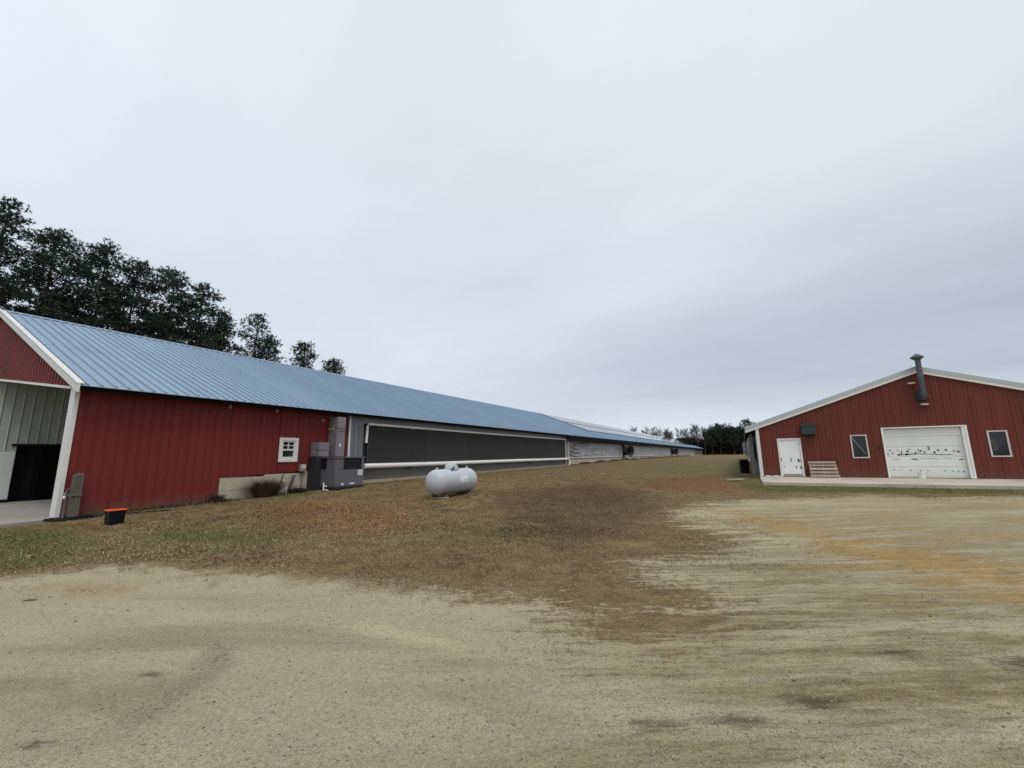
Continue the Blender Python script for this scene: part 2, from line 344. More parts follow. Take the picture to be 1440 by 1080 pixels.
POLY["green5"] = [(-0.4, 30.26), (0.68, 27.47), (0.5, 22.6), (12.0, 22.6), (12.0, 21.2), (7.92, 20.6), (3.3, 19.6), (0.63, 18.9), (-0.33, 21.46)]
POLY['green6'] = [(-1.3, 23.5), (0.6, 20.5), (0.6, 70), (-2.6, 70), (-1.6, 34)]
def sdf(poly, X, Y):
    P = np.array(poly); d = np.full(X.shape, 1e9); ins = np.zeros(X.shape, bool)
    for a, b in zip(P, np.roll(P, -1, 0)):
        e = b-a; t = np.clip(((X-a[0])*e[0]+(Y-a[1])*e[1])/(e@e), 0, 1)
        d = np.minimum(d, np.hypot(X-a[0]-t*e[0], Y-a[1]-t*e[1]))
        c = (a[1] > Y) != (b[1] > Y)
        with np.errstate(divide='ignore', invalid='ignore'):
            ins ^= c & (X < (b[0]-a[0])*(Y-a[1])/(b[1]-a[1])+a[0])
    return np.where(ins, d, -d)
def veg_sd(X, Y):
    s = sdf(POLY['veg'], X, Y)
    s = np.maximum(s, np.where(X < 13, Y-34, -9)); s = np.maximum(s, np.minimum(X-13, 8) if False else s)
    s = np.maximum(s, -17.5-X); s = np.maximum(s, Y-60); s = np.maximum(s, X-30)
    return np.clip(s, -6, 6)
def green_sd(X, Y):
    s = np.full(X.shape, -6.0)
    for k in ('green', 'green2', 'green3', 'green4', 'green5', 'green6'):
        s = np.maximum(s, sdf(POLY[k], X, Y)*(1.0 if k in ('green', 'green4') else 0.8)-(0.0 if k in ('green', 'green4', 'green5') else 0.45))
    s = np.maximum(s, np.where(X < -14, 1.0-Y, -6)*0.6)
    return np.clip(s, -6, 6)
# smooth lattice noise for numpy
_lat = rng.random((64, 64))
def vn(X, Y, s):
    x, y = X*s, Y*s; xi, yi = np.floor(x).astype(int), np.floor(y).astype(int); fx, fy = x-xi, y-yi
    fx, fy = fx*fx*(3-2*fx), fy*fy*(3-2*fy)
    L = lambda i, j: _lat[(xi+i) % 64, (yi+j) % 64]
    return (L(0, 0)*(1-fx)+L(1, 0)*fx)*(1-fy)+(L(0, 1)*(1-fx)+L(1, 1)*fx)*fy
def fbm(X, Y, s, o=4):
    r = np.zeros(X.shape); a = 0.5
    for i in range(o): r += a*vn(X+17.3*i, Y-9.1*i, s); s *= 2.03; a *= 0.5
    return r/(1-0.5**o)
def relief(X, Y):
    """small humps, wheel ruts and rough tufty ground"""
    h = (fbm(X, Y, 0.35, 4)-0.5)*0.07 + (fbm(X+40, Y, 1.7, 3)-0.5)*0.030
    u = X*0.5-Y*0.866                        # across the wheel tracks on the right
    rut = np.sin(u*3.1+2*fbm(X, Y, 0.25, 2))*0.012*sm(-3, 1, X)*(1-sm(10, 18, Y))
    v = sm(-0.4, 0.6, veg_sd(X, Y))
    h = h+rut + v*(fbm(X, Y+31, 3.0, 3)-0.5)*0.06
    near = 1-sm(30, 60, np.hypot(X, Y))
    wall = sm(-16.4, -15.2, X)               # level at the house wall
    gar = 1-sm(-0.6, 0.6, X)*sm(20.8, 22.2, Y)
    return h*near*np.where(X < -16.4, 0, wall)*gar
def axis(a, b, step, lo, hi, gr):
    v = list(np.arange(a, b+1e-6, step)); s = step
    while v[-1] < hi: s *= gr; v.append(v[-1]+s)
    s = step; w = [v[0]]
    while w[-1] > lo: s *= gr; w.append(w[-1]-s)
    return np.array(w[1:][::-1]+v)
gx = axis(-12, 9, 0.07, -3000, 3000, 1.08); gy0 = np.concatenate([np.arange(0, 8, 0.05), np.arange(8, 18, 0.10), np.arange(18, 32, 0.2)])
gy = np.concatenate([axis(0, 0.01, 0.2, -3000, 0.0, 1.15)[:-1], gy0[1:], axis(32, 32.1, 0.2, 31, 5000, 1.08)[2:]]); gy = np.unique(np.round(gy, 4))
GX, GY = np.meshgrid(gx, gy, indexing='ij'); GZ = gz(GX, GY)+relief(GX, GY)
def ground_z(x, y):
    x, y = np.asarray(x, float), np.asarray(y, float); return gz(x, y)+relief(x, y)
nx, ny = GX.shape; idx = np.arange(nx*ny).reshape(nx, ny)
gf = np.stack([idx[:-1, :-1], idx[1:, :-1], idx[1:, 1:], idx[:-1, 1:]], -1).reshape(-1, 4)

q = NT('ground_gravel_and_dead_grass'); P = q.pos()
sdv, sdg = q.attr('sd_veg'), q.attr('sd_green')
sdo, sdr, sdt, sdd, sdf_, sdq, sdr3 = (q.attr('sd_'+k) for k in ('ochre', 'red', 'tan', 'dark', 'farolive', 'greygravel', 'ochre3'))
sdo2 = q.attr('sd_ochre2')
sx = q.n('ShaderNodeSeparateXYZ'); q.l(P, sx.inputs[0]); X_, Y_ = sx.outputs[0], sx.outputs[1]
nb = q.noise(P, 0.45, 5, 0.6); nm = q.noise(P, 2.2, 5, 0.62); ns = q.noise(P, 9, 6, 0.68); nf = q.noise(P, 45, 4, 0.7); ng = q.noise(P, 160, 2, 0.6)
rot = (0, 0, math.radians(-30))
st = q.noise(P, 1, 6, 0.62, mscale=(0.28, 1.9, 1), rot=rot, dist=0.3)
st2 = q.noise(P, 1, 5, 0.65, mscale=(0.9, 6.5, 1), rot=rot, dist=0.5)
st3 = q.noise(P, 1, 5, 0.7, mscale=(3.0, 17, 1), rot=rot, dist=0.4); moss = q.attr('moss')
c0 = lambda v, k: q.math('MULTIPLY', q.math('SUBTRACT', v, 0.5), k)
right = q.sstep(X_, -4.5, -0.5)
# vegetation mask: crisp on the left, broken by sandy streaks towards the right
dv = q.math('ADD', sdv, q.math('ADD', c0(nm, 1.9), q.math('ADD', c0(ns, 1.1), c0(nf, 0.6))))
dv = q.math('ADD', dv, q.math('MULTIPLY', right, q.math('ADD', c0(st, 2.2), q.math('ADD', c0(st2, 3.2), q.math('ADD', c0(st3, 2.6), q.math('ADD', c0(ns, 1.6), c0(nf, 1.2)))))))
veg = q.sstep(dv, -0.45, 0.40)
# bare gravel
sl = q.noise(P, 1, 5, 0.6, mscale=(0.22, 1.1, 1), rot=(0, 0, math.radians(-22)), dist=0.6)
g = q.mix(q.sstep(nb, 0.35, 0.7), (0.52, 0.45, 0.305), (0.45, 0.385, 0.265))
g = q.mix(q.sstep(sl, 0.48, 0.64, 0, 0.75), g, (0.33, 0.275, 0.175))
g = q.mix(q.sstep(sl, 0.46, 0.34, 0, 0.55), g, (0.58, 0.505, 0.36))
g = q.mix(q.math('MULTIPLY', q.sstep(q.math('ADD', sdv, c0(nb, 1.6)), -1.7, -0.3), q.sstep(X_, 1.5, -1.0, 0, 0.75)), g, (0.54, 0.465, 0.315))
g = q.mix(q.sstep(nm, 0.48, 0.75, 0, 0.4), g, (0.42, 0.37, 0.265))
ol = q.math('MULTIPLY', q.sstep(X_, -2.6, 0.6), q.math('SUBTRACT', 1.0, q.sstep(Y_, 9, 16, 0, 0.6)))
g = q.mix(q.math('MULTIPLY', ol, q.sstep(st, 0.40, 0.60)), g, (0.27, 0.215, 0.112))
g = q.mix(q.math('MULTIPLY', ol, q.sstep(st2, 0.50, 0.74, 0, 0.75)), g, (0.20, 0.16, 0.085))
g = q.mix(q.math('MULTIPLY', ol, q.sstep(st2, 0.52, 0.30, 0, 0.6)), g, (0.57, 0.485, 0.30))
g = q.mix(q.math('MULTIPLY', q.math('MULTIPLY', q.sstep(X_, -0.5, 1.5), q.sstep(Y_, 4.5, 7.5)), q.sstep(q.math('ADD', st, c0(st2, 0.5)), 0.46, 0.62, 0, 0.55)), g, (0.50, 0.37, 0.17))
g = q.mix(q.math('MULTIPLY', q.sstep(q.math('ADD', sdo, q.math('ADD', c0(st, 4.0), q.math('ADD', c0(st2, 3.4), c0(nm, 1.5)))), -0.75, 0.8), 0.95), g, q.mix(st2, (0.54, 0.365, 0.125), (0.35, 0.225, 0.08)))
g = q.mix(q.sstep(q.math('ADD', sdr3, c0(nm, 0.8)), -0.25, 0.35, 0, 0.55), g, (0.42, 0.24, 0.10))
g = q.mix(q.sstep(q.math('ADD', sdq, q.math('ADD', c0(nm, 0.3), c0(ns, 0.25))), -0.12, 0.12, 0, 0.5), g, (0.26, 0.22, 0.155))
g = q.mix(q.sstep(ns, 0.56, 0.78, 0, 0.45), g, (0.20, 0.175, 0.13))
vo = q.n('ShaderNodeTexVoronoi'); vo.inputs['Scale'].default_value = 85; q.l(P, vo.inputs['Vector'])
g = q.mix(0.42, g, q.mix(1.0, g, q.mix(vo.outputs['Color'], (0.45, 0.45, 0.46), (1.5, 1.47, 1.42)), 'MULTIPLY'))
g = q.mix(q.sstep(ng, 0.52, 0.72, 0, 0.5), g, (0.14, 0.125, 0.095))
g = q.mix(q.sstep(nf, 0.52, 0.74, 0, 0.5), g, (0.175, 0.155, 0.115))
g = q.mix(q.sstep(nf, 0.46, 0.30, 0, 0.5), g, (0.50, 0.45, 0.345))
g = q.mix(q.math('MULTIPLY', ol, q.sstep(st3, 0.52, 0.66, 0, 0.6)), g, (0.15, 0.125, 0.08))
g = q.mix(q.math('MULTIPLY', ol, q.sstep(st3, 0.47, 0.33, 0, 0.5)), g, (0.50, 0.44, 0.31))
g = q.mix(q.math('MULTIPLY', q.sstep(q.math('ADD', moss, q.math('ADD', c0(ns, 0.9), q.math('ADD', c0(nm, 1.2), c0(st3, 1.6)))), 0.30, 1.1, 0, 0.72), 1.0), g, (0.075, 0.062, 0.034))
# dead grass and leaf litter
b = q.mix(q.sstep(nm, 0.35, 0.7), (0.165, 0.108, 0.052), (0.29, 0.21, 0.105))
b = q.mix(q.sstep(q.math('ADD', sdd, c0(nb, 2.5)), -1, 1.2, 0, 0.75), b, (0.105, 0.065, 0.036))
b = q.mix(q.sstep(q.math('ADD', sdt, c0(nm, 2.0)), -0.8, 0.8, 0, 0.8), b, (0.24, 0.145, 0.06))
b = q.mix(q.sstep(q.math('ADD', sdr, c0(nb, 2.4)), -1.0, 1.0, 0, 0.8), b, (0.20, 0.095, 0.046))
b = q.mix(q.sstep(q.math('ADD', sdf_, c0(nb, 4)), -2, 2, 0, 0.7), b, (0.19, 0.155, 0.070))
far = q.sstep(Y_, 16, 40)
b = q.mix(q.math('MULTIPLY', far, q.sstep(st, 0.44, 0.58, 0, 0.85)), b, (0.115, 0.095, 0.042))
b = q.mix(q.math('MULTIPLY', far, q.sstep(st3, 0.5, 0.65, 0, 0.6)), b, (0.07, 0.055, 0.028))
b = q.mix(q.math('MULTIPLY', far, q.sstep(q.noise(P, 1, 4, 0.6, mscale=(0.10, 0.45, 1), rot=rot), 0.50, 0.64, 0, 0.7)), b, (0.20, 0.105, 0.052))
b = q.mix(q.math('MULTIPLY', far, q.sstep(st2, 0.5, 0.7, 0, 0.6)), b, (0.060, 0.052, 0.028))
gr = q.sstep(q.math('ADD', sdg, q.math('ADD', c0(nm, 0.9), c0(ns, 0.9))), -0.3, 0.5)
b = q.mix(q.math('MULTIPLY', gr, 0.85), b, q.mix(ns, (0.068, 0.090, 0.018), (0.135, 0.15, 0.040)))
b = q.mix(q.sstep(q.math('ADD', sdo2, q.math('ADD', c0(st2, 1.2), c0(ns, 0.6))), -0.2, 0.4, 0, 0.9), b, (0.40, 0.32, 0.13))
b = q.mix(q.sstep(nf, 0.45, 0.8, 0, 0.7), b, (0.045, 0.032, 0.02))
b = q.mix(q.sstep(ns, 0.60, 0.82, 0, 0.5), b, (0.21, 0.16, 0.10))
b = q.mix(q.math('MULTIPLY', right, q.sstep(st3, 0.50, 0.68, 0, 0.5)), b, (0.27, 0.225, 0.14))
b = q.mix(q.sstep(ng, 0.55, 0.75, 0, 0.4), b, (0.24, 0.185, 0.11))
# darker damp rim where litter thins out
g = q.mix(q.sstep(q.math('ADD', q.attr('sd_sand'), q.math('ADD', c0(ns, 0.25), c0(st3, 0.3))), -0.10, 0.06, 0, 0.6), g, (0.62, 0.53, 0.34))
c = q.mix(veg, g, b)
q.l(c, q.b.inputs['Base Color']); q.b.inputs['Roughness'].default_value = 0.95; q.b.inputs['Specular IOR Level'].default_value = 0.12
h = q.math('ADD', q.math('MULTIPLY', vo.outputs['Distance'], 0.55), q.math('ADD', q.math('MULTIPLY', nf, 1.1), q.math('MULTIPLY', ns, 1.3)))
q.bump(h, 0.8, 0.04)
gme = npmesh('ground', np.stack([GX, GY, GZ], -1).reshape(-1, 3), gf, q.m, smooth=True)
def pt_attr(me, n, a):
    t = me.attributes.new(n, 'FLOAT', 'POINT'); t.data.foreach_set('value', a.astype(np.float32).ravel())
pt_attr(gme, 'sd_veg', veg_sd(GX, GY)); pt_attr(gme, 'sd_green', green_sd(GX, GY))
TUS = [(-0.14, 3.12, .20), (0.26, 3.58, .24), (-0.60, 2.84, .24), (-4.06, 1.65, .10), (-3.72, 1.0, .10), (1.75, 4.85, .36), (0.9, 4.6, .24), (-7.5, 1.77, .08)]
ms = np.zeros(GX.shape)
for cx, cy, s in TUS:
    u_, v_ = (GX-cx)*0.87+(GY-cy)*0.49, -(GX-cx)*0.49+(GY-cy)*0.87; ms = np.maximum(ms, np.exp(-(u_/(s*1.1))**2-(v_/(s*0.42))**2))
pt_attr(gme, 'moss', ms)
for k in ('ochre', 'red', 'tan', 'dark', 'farolive', 'greygravel', 'ochre2', 'ochre3', 'sand'): pt_attr(gme, 'sd_'+k, np.clip(sdf(POLY[k], GX, GY), -6, 6))
link('ground', gme)['kind'] = 'structure'

# ------------------------------------------------------------------ concrete
mb = MB(); mb.box(-36.8, -16.62, 4.02, 15.0, -0.2, 0.075); mb.hexa([(-36.8, -3.0, -0.2), (-15.55, -3.0, -0.2), (-16.25, 4.008, -0.2), (-36.8, 4.008, -0.2), (-36.8, -3.0, 0.05), (-15.55, -3.0, 0.05), (-16.25, 4.008, 0.115), (-36.8, 4.008, 0.075)])
struct('concrete_apron', mb, MT['apron'])
mb = MB()
for i in range(6):
    x0 = 0.62+i*2.6
    mb.hexa([(x0, 22.5, 0), (x0+2.588, 22.5, 0), (x0+2.588, 26.58, 0), (x0, 26.58, 0), (x0, 22.5, 0.262), (x0+2.588, 22.5, 0.262), (x0+2.588, 26.58, 0.312), (x0, 26.58, 0.312)])
struct('concrete_slab', mb, MT['slab'])

# ------------------------------------------------------------------ poultry house
HX, HY0, HY1 = -16.43, 4.07, 205.0
RX, RZ, EX, EZ = -26.75, 7.93, -15.88, 3.72
SL = (RZ-EZ)/(EX-RX)
def roofz(x): return EZ + (EX-x)*SL if x > RX else RZ-(RX-x)*SL
house = thing('poultry_house', (HX, HY0, 0.09), 'very long red and grey metal shed with pale blue roof', 'shed')

def seg_panel(name, mb, mat, parent, at, label=None): return part(name, mb, mat, parent, at=at, label=label)
# red wall strips, each with a raised rib along one edge
def redstrip(y0, y1, z0, z1):
    mb = MB(); w = 0.022
    mb.box(HX-0.03, HX, y0, y1-0.028, z0, z1)
    mb.hexa([(HX-0.03, y1-0.028, z0), (HX, y1-0.028, z0), (HX, y1, z0), (HX-0.03, y1, z0), (HX-0.03, y1-0.028, z1), (HX, y1-0.028, z1), (HX, y1, z1), (HX-0.03, y1, z1)])
    mb.hexa([(HX, y1-0.052, z0), (HX+w, y1-0.038, z0), (HX+w, y1-0.014, z0), (HX, y1-0.002, z0), (HX, y1-0.052, z1), (HX+w, y1-0.038, z1), (HX+w, y1-0.014, z1), (HX, y1-0.002, z1)])
    return mb
WY0, WY1, WZ0, WZ1 = 10.12, 10.88, 1.52, 2.44
ys = [HY0+0.012]
while ys[-1] < 13.38: ys.append(ys[-1]+0.262)
ztop = 3.88
for y0, y1 in zip(ys[:-1], ys[1:]):
    zb = float(gz(-16.3, y0))+0.03 if y1 < 8.1 else float(np.interp(y0, [8.0, 11.6, 13.4], [0.96, 1.13, 1.2]))
    cuts = sorted([y0, y1]+[c for c in (WY0, WY1) if y0 < c < y1])
    for a, b in zip(cuts[:-1], cuts[1:]):
        inwin = a >= WY0-1e-4 and b <= WY1+1e-4
        for z0, z1 in ([(zb, WZ0), (WZ1, ztop)] if inwin else [(zb, ztop)]):
            part('siding_panel', redstrip(a, b-0.002, z0, z1), MT['red'], house, at=(HX, a, z0))
# dark sheathing behind the strips, with the window hole
mb = MB()
for (a, b, z0, z1) in ((4.1, WY0, 0.0, ztop), (WY1, 40.9, 0.0, ztop), (WY0, WY1, 0.0, WZ0), (WY0, WY1, WZ1, ztop)): mb.box(HX-0.12, HX-0.034, a, b, z0, z1)
part('sheathing', mb, MT['dark'], house)
# foundation under the raised siding: two lifts with a recessed joint
for z0, z1, off in ((-0.1, 0.50, 0.0), (0.512, 0.965, 0.004)):
    for (a, b) in ((8.03, 9.6), (9.606, 11.3), (11.306, 13.5)):
        t = z1 if z1 < 0.6 else float(np.interp(a, [8, 11.6, 13.4], [0.96, 1.10, 1.18]))
        mb = MB(); mb.box(HX-0.03, HX+0.012+off, a, b, z0, t); part('foundation_block', mb, MT['concrete'], house, at=(HX, a, z0))
# window
mb = MB()
fw_ = 0.115
for (a, b, z0, z1) in ((WY0-0.03, WY0+fw_-0.03, WZ0-0.03, WZ1+0.03), (WY1-fw_+0.03, WY1+0.03, WZ0-0.03, WZ1+0.03), (WY0+fw_-0.03, WY1-fw_+0.03, WZ0-0.03, WZ0+fw_-0.03), (WY0+fw_-0.03, WY1-fw_+0.03, WZ1-fw_+0.03, WZ1+0.03)):
    mb.box(HX-0.08, HX+0.045, a, b, z0, z1)
win = part('window', mb, MT['white'], house, at=(HX, WY0, WZ0), label='small white framed sash window')
A0, A1, Z0, Z1 = WY0+fw_-0.03, WY1-fw_+0.03, WZ0+fw_-0.03, WZ1-fw_+0.03; zm = (Z0+Z1)/2
mb = MB(); s_ = 0.06
mb.box(HX-0.07, HX+0.02, A0, A0+s_, Z0, Z1); mb.box(HX-0.07, HX+0.02, A1-s_, A1, Z0, Z1)
mb.box(HX-0.07, HX+0.02, A0+s_, A1-s_, Z0, Z0+0.09); mb.box(HX-0.07, HX+0.02, A0+s_, A1-s_, Z1-s_, Z1); mb.box(HX-0.07, HX+0.024, A0+s_, A1-s_, zm-0.03, zm+0.03)
part('sash', mb, MT['white'], win)
mb = MB(); ym = (A0+A1)/2; zq = (zm+0.03+Z1-s_)/2
mb.box(HX-0.05, HX+0.008, ym-0.014, ym+0.014, zm+0.03, Z1-s_); mb.box(HX-0.05, HX+0.006, A0+s_, ym-0.014, zq-0.014, zq+0.014); mb.box(HX-0.05, HX+0.006, ym+0.014, A1-s_, zq-0.014, zq+0.014)
part('muntin', mb, MT['white'], win)
for (z0, z1) in ((Z0+0.09, zm-0.03), (zm+0.03, Z1-s_)):
    mb = MB(); mb.box(HX-0.046, HX-0.040, A0+s_, A1-s_, z0, z1); part('pane', mb, MT['glass'], win)
# corner post and open end
mb = MB(); mb.box(HX-0.36, HX+0.030, HY0-0.03, HY0+0.004, 0.06, 3.84); mb.box(HX+0.001, HX+0.030, HY0+0.004, HY0+0.07, 0.06, 3.84); mb.box(HX-0.36, HX-0.33, HY0+0.004, HY0+0.30, 0.06, 3.70)
part('corner_post', mb, MT['white'], house)
HS = 0.13
def hdr(x): return 3.74 + (-16.8-x)*HS if x > RX else 3.74+(-16.8-RX)*HS-(RX-x)*HS
xl = -16.80
k = 0
while xl > 2*RX+16.9:
    xr, xl2 = xl, xl-0.305
    mb = MB()
    def col(x): return hdr(x), roofz(x)-0.10
    if RX < xr and RX > xl2: pts = [xr, RX, xl2]
    else: pts = [xr, xl2]
    for a, b in zip(pts[:-1], pts[1:]):
        (l0, h0), (l1, h1) = col(a), col(b)
        mb.hexa([(b, HY0-0.012, l1), (a, HY0-0.012, l0), (a, HY0+0.012, l0), (b, HY0+0.012, l1), (b, HY0-0.012, h1), (a, HY0-0.012, h0), (a, HY0+0.012, h0), (b, HY0+0.012, h1)])
    l0, h0 = col(xr-0.03); l1, h1 = col(xr-0.075)
    mb.hexa([(xr-0.075, HY0-0.034, l1), (xr-0.03, HY0-0.034, l0), (xr-0.02, HY0-0.012, l0), (xr-0.085, HY0-0.012, l1), (xr-0.075, HY0-0.034, h1), (xr-0.03, HY0-0.034, h0), (xr-0.02, HY0-0.012, h0), (xr-0.085, HY0-0.012, h1)])
    part('gable_panel', mb, MT['red'], house, at=(xr, HY0, l0)); xl = xl2
mb = MB()
for a, b in ((-16.8, RX), (RX, 2*RX+16.8)):
    l0, l1 = hdr(a), hdr(b)
    mb.hexa([(b, HY0-0.05, l1-0.055), (a, HY0-0.05, l0-0.055), (a, HY0+0.05, l0-0.055), (b, HY0+0.05, l1-0.055), (b, HY0-0.05, l1+0.02), (a, HY0-0.05, l0+0.02), (a, HY0+0.05, l0+0.02), (b, HY0+0.05, l1+0.02)])
part('header_trim', mb, MT['white'], house)
# partition beside the drive-through: ribbed white sheets over a dark opening
PXX = -25.5
for i in range(30):
    y0 = 4.09+i*0.275; z0 = 2.36 if y0 > 4.7 else 2.06
    mb = MB(); mb.box(PXX-0.03, PXX, y0, y0+0.26, z0, 5.6); mb.hexa([(PXX, y0+0.20, z0), (PXX+0.03, y0+0.21, z0), (PXX+0.03, y0+0.235, z0), (PXX, y0+0.25, z0), (PXX, y0+0.20, 5.6), (PXX+0.03, y0+0.21, 5.6), (PXX+0.03, y0+0.235, 5.6), (PXX, y0+0.25, 5.6)])
    part('partition_panel', mb, MT['partition'], house, at=(PXX, y0, z0))
mb = MB(); mb.box(PXX-0.01, PXX+0.05, 4.09, 4.88, 0.20, 2.05); part('partition_door', mb, MT['whited'], house)
mb = MB(); mb.box(PXX-0.3, PXX+0.10, 4.08, 4.90, 0.06, 0.195); mb.box(PXX-0.02, PXX+0.10, 4.75, 12.0, 2.26, 2.35); part('door_rail', mb, MT['dark'], house)
mb = MB()   # black tarp hung across the opening, gently folded
n = 40
for i in range(n):
    y0, y1 = 4.92+i*0.176, 4.92+(i+1)*0.176; f = lambda y: PXX-0.08+0.05*math.sin(y*7)+0.02*math.sin(y*19)
    mb.quad((f(y0), y0, 0.08), (f(y1), y1, 0.08), (f(y1), y1, 2.27), (f(y0), y0, 2.27))
part('tarp_curtain', mb, MT['tarpblack'], house, smooth=True)
mb = MB(); mb.box(-34.0, HX-0.13, 12.0, 12.2, 0.1, 8 if False else 3.6); mb.poly([(-36.5, 12.1, 3.6), (HX-0.13, 12.1, 3.6), (RX, 12.1, RZ-0.35)]); part('end_wall', mb, MT['whited'], house)
mb = MB(); mb.box(2*RX-HX, 2*RX-HX+0.1, HY0, HY1, 0, 3.8); mb.box(2*RX-HX+0.1, HX-0.2, HY1-0.15, HY1, 0, 3.8); mb.poly([(2*RX-HX, HY1-0.05, 3.8), (HX, HY1-0.05, 3.8), (RX, HY1-0.05, RZ-0.2)])
part('rear_wall', mb, MT['galvd'], house)
# roof sheets: three ribs each, one shared mesh
def roof_sheet(w=0.9):
    mb = MB(); ex, rx = EX+0.05, RX
    L_ = [(0.0, 0.0)]
    for r in (0.15, 0.45, 0.75): L_ += [(r-0.030, 0.0), (r-0.020, 0.058), (r+0.020, 0.058), (r+0.030, 0.0)]
    L_ += [(w, 0.0)]
    z0, z1 = EZ-0.05*SL, RZ
    for (a, ha), (b, hb) in zip(L_[:-1], L_[1:]):
        mx_, mz_ = -20.9, z0+(ex+20.9)*SL
        mb.quad((ex, a, z0+ha), (ex, b, z0+hb), (mx_-0.1, b, mz_+0.1*SL+hb), (mx_-0.1, a, mz_+0.1*SL+ha))
        mb.quad((mx_, a, mz_+ha+0.012), (mx_, b, mz_+hb+0.012), (rx, b, z1+hb+0.012), (rx, a, z1+ha+0.012))
        mb.quad((mx_, a, mz_+ha), (mx_, b, mz_+hb), (mx_, b, mz_+hb+0.012), (mx_, a, mz_+ha+0.012))
    mb.quad((ex, 0, z0-0.02), (rx, 0, z1-0.02), (rx, w, z1-0.02), (ex, w, z0-0.02))
    for (a, ha), (b, hb) in zip(L_[:-1], L_[1:]): mb.quad((ex, a, z0-0.02), (ex, b, z0-0.02), (ex, b, z0+hb), (ex, a, z0+ha))
    return mb.mesh('roof_sheet', MT['roof'])
rs = roof_sheet(); y = HY0-0.09; hb_ = wloc(house); nsheet = 0
while y < HY1:
    o = bpy.data.objects.new('roof_sheet', rs); COL.objects.link(o); o.parent = house; o.location = Vector((0, y, 0))-hb_; y += 0.9; nsheet += 1
mb = MB(); x2 = 2*RX-EX
mb.hexa([(x2, HY0-0.1, EZ-0.03), (RX, HY0-0.1, RZ-0.03), (RX, HY1, RZ-0.03), (x2, HY1, EZ-0.03), (x2, HY0-0.1, EZ), (RX, HY0-0.1, RZ), (RX, HY1, RZ), (x2, HY1, EZ)])
part('rear_roof', mb, MT['roof'], house)
mb = MB()
for s in (1, -1):
    mb.hexa([(RX, HY0-0.1, RZ+0.042), (RX+s*0.28, HY0-0.1, RZ+0.042-0.28*SL), (RX+s*0.28, HY1, RZ+0.042-0.28*SL), (RX, HY1, RZ+0.042), (RX, HY0-0.1, RZ+0.062), (RX+s*0.28, HY0-0.1, RZ+0.062-0.28*SL), (RX+s*0.28, HY1, RZ+0.062-0.28*SL), (RX, HY1, RZ+0.062)])
part('ridge_cap', mb, MT['roof'], house)
# rake trim at the near gable: a fascia and a lapped top flashing
mb = MB()
for s in (1, -1):
    xa = EX+0.06 if s > 0 else 2*RX-EX-0.06
    za, zb = EZ-0.06*SL, RZ
    def lay(y0, y1, d0, d1):
        mb.hexa([(RX, y0, zb+d0), (xa, y0, za+d0), (xa, y1, za+d0), (RX, y1, zb+d0), (RX, y0, zb+d1), (xa, y0, za+d1), (xa, y1, za+d1), (RX, y1, zb+d1)])
    lay(HY0-0.15, HY0-0.10, -0.20, 0.048)
    lay(HY0-0.175, HY0-0.02, 0.0485, 0.062)
part('rake_trim', mb, MT['white'], house)
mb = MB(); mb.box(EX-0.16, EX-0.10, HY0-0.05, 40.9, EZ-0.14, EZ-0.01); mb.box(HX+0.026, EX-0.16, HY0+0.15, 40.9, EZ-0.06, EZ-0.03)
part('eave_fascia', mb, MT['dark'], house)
for y in (8.05, 9.80):
    mb = MB(); mb.box(HX+0.03, HX+0.16, y, y+0.06, 3.46, 3.60); part('rafter_tail', mb, MT['board'], house, at=(HX, y, 3.4))
# grey metal section with the dark air-inlet screen
for i in range(30):
    y0 = 13.42+i*0.915; y1 = min(y0+0.913, 40.85)
    if y0 > 40.8: break
    mb = MB(); z0, z1 = 3.30, 3.62
    for j in range(4): mb.box(HX-0.03, HX+0.012*(j % 2)+0.004, y0, y1, z0+j*0.08, z0+j*0.08+0.079)
    part('upper_sheet', mb, MT['galv'], house, at=(HX, y0, z0))
    mb = MB(); z0 = 0.50
    for j in range(8): mb.box(HX-0.03, HX+0.014*(j % 2)+0.004, y0, y1, z0+j*0.09, z0+j*0.09+0.089)
    part('skirt_sheet', mb, MT['galvd'], house, at=(HX, y0, z0))
for y0 in (13.52, 13.80, 14.08):
    mb = MB(); mb.box(HX-0.03, HX+0.01, y0, y0+0.278, 1.2, 3.30); mb.box(HX+0.01, HX+0.03, y0+0.23, y0+0.255, 1.2, 3.30); part('end_sheet', mb, MT['galv'], house, at=(HX, y0, 1.2))
mb = MB(); mb.box(HX-0.03, HX+0.05, 14.36, 14.60, 1.2, 3.30); part('screen_jamb', mb, MT['dark'], house)
for i in range(6):
    y0 = 14.62+i*4.335; y1 = y0+4.325; mb = MB()
    mb.box(HX-0.03, HX+0.012, y0, y1, 1.28, 3.24)
    for j in range(1, 8): mb.box(HX+0.012, HX+0.018, y0+0.004, y1-0.004, 1.28+j*0.245-0.012, 1.28+j*0.245+0.012)
    part('inlet_screen', mb, MT['pad'], house, at=(HX, y0, 1.28))
for i in range(7):
    mb = MB(); y0 = 14.615+i*4.335; mb.box(HX+0.006, HX+0.022, y0-0.02, y0+0.02, 1.28, 3.24); part('screen_batten', mb, MT['hvacd'] if i else MT['galv'], house, at=(HX, y0, 1.28))
mb = MB(); mb.tube([(HX+0.13, 14.35, 1.21), (HX+0.13, 20, 1.20), (HX+0.13, 30, 1.225), (HX+0.13, 41.3, 1.215)], 0.125, 12); part('gutter_pipe', mb, MT['pvc'], house, smooth=True)
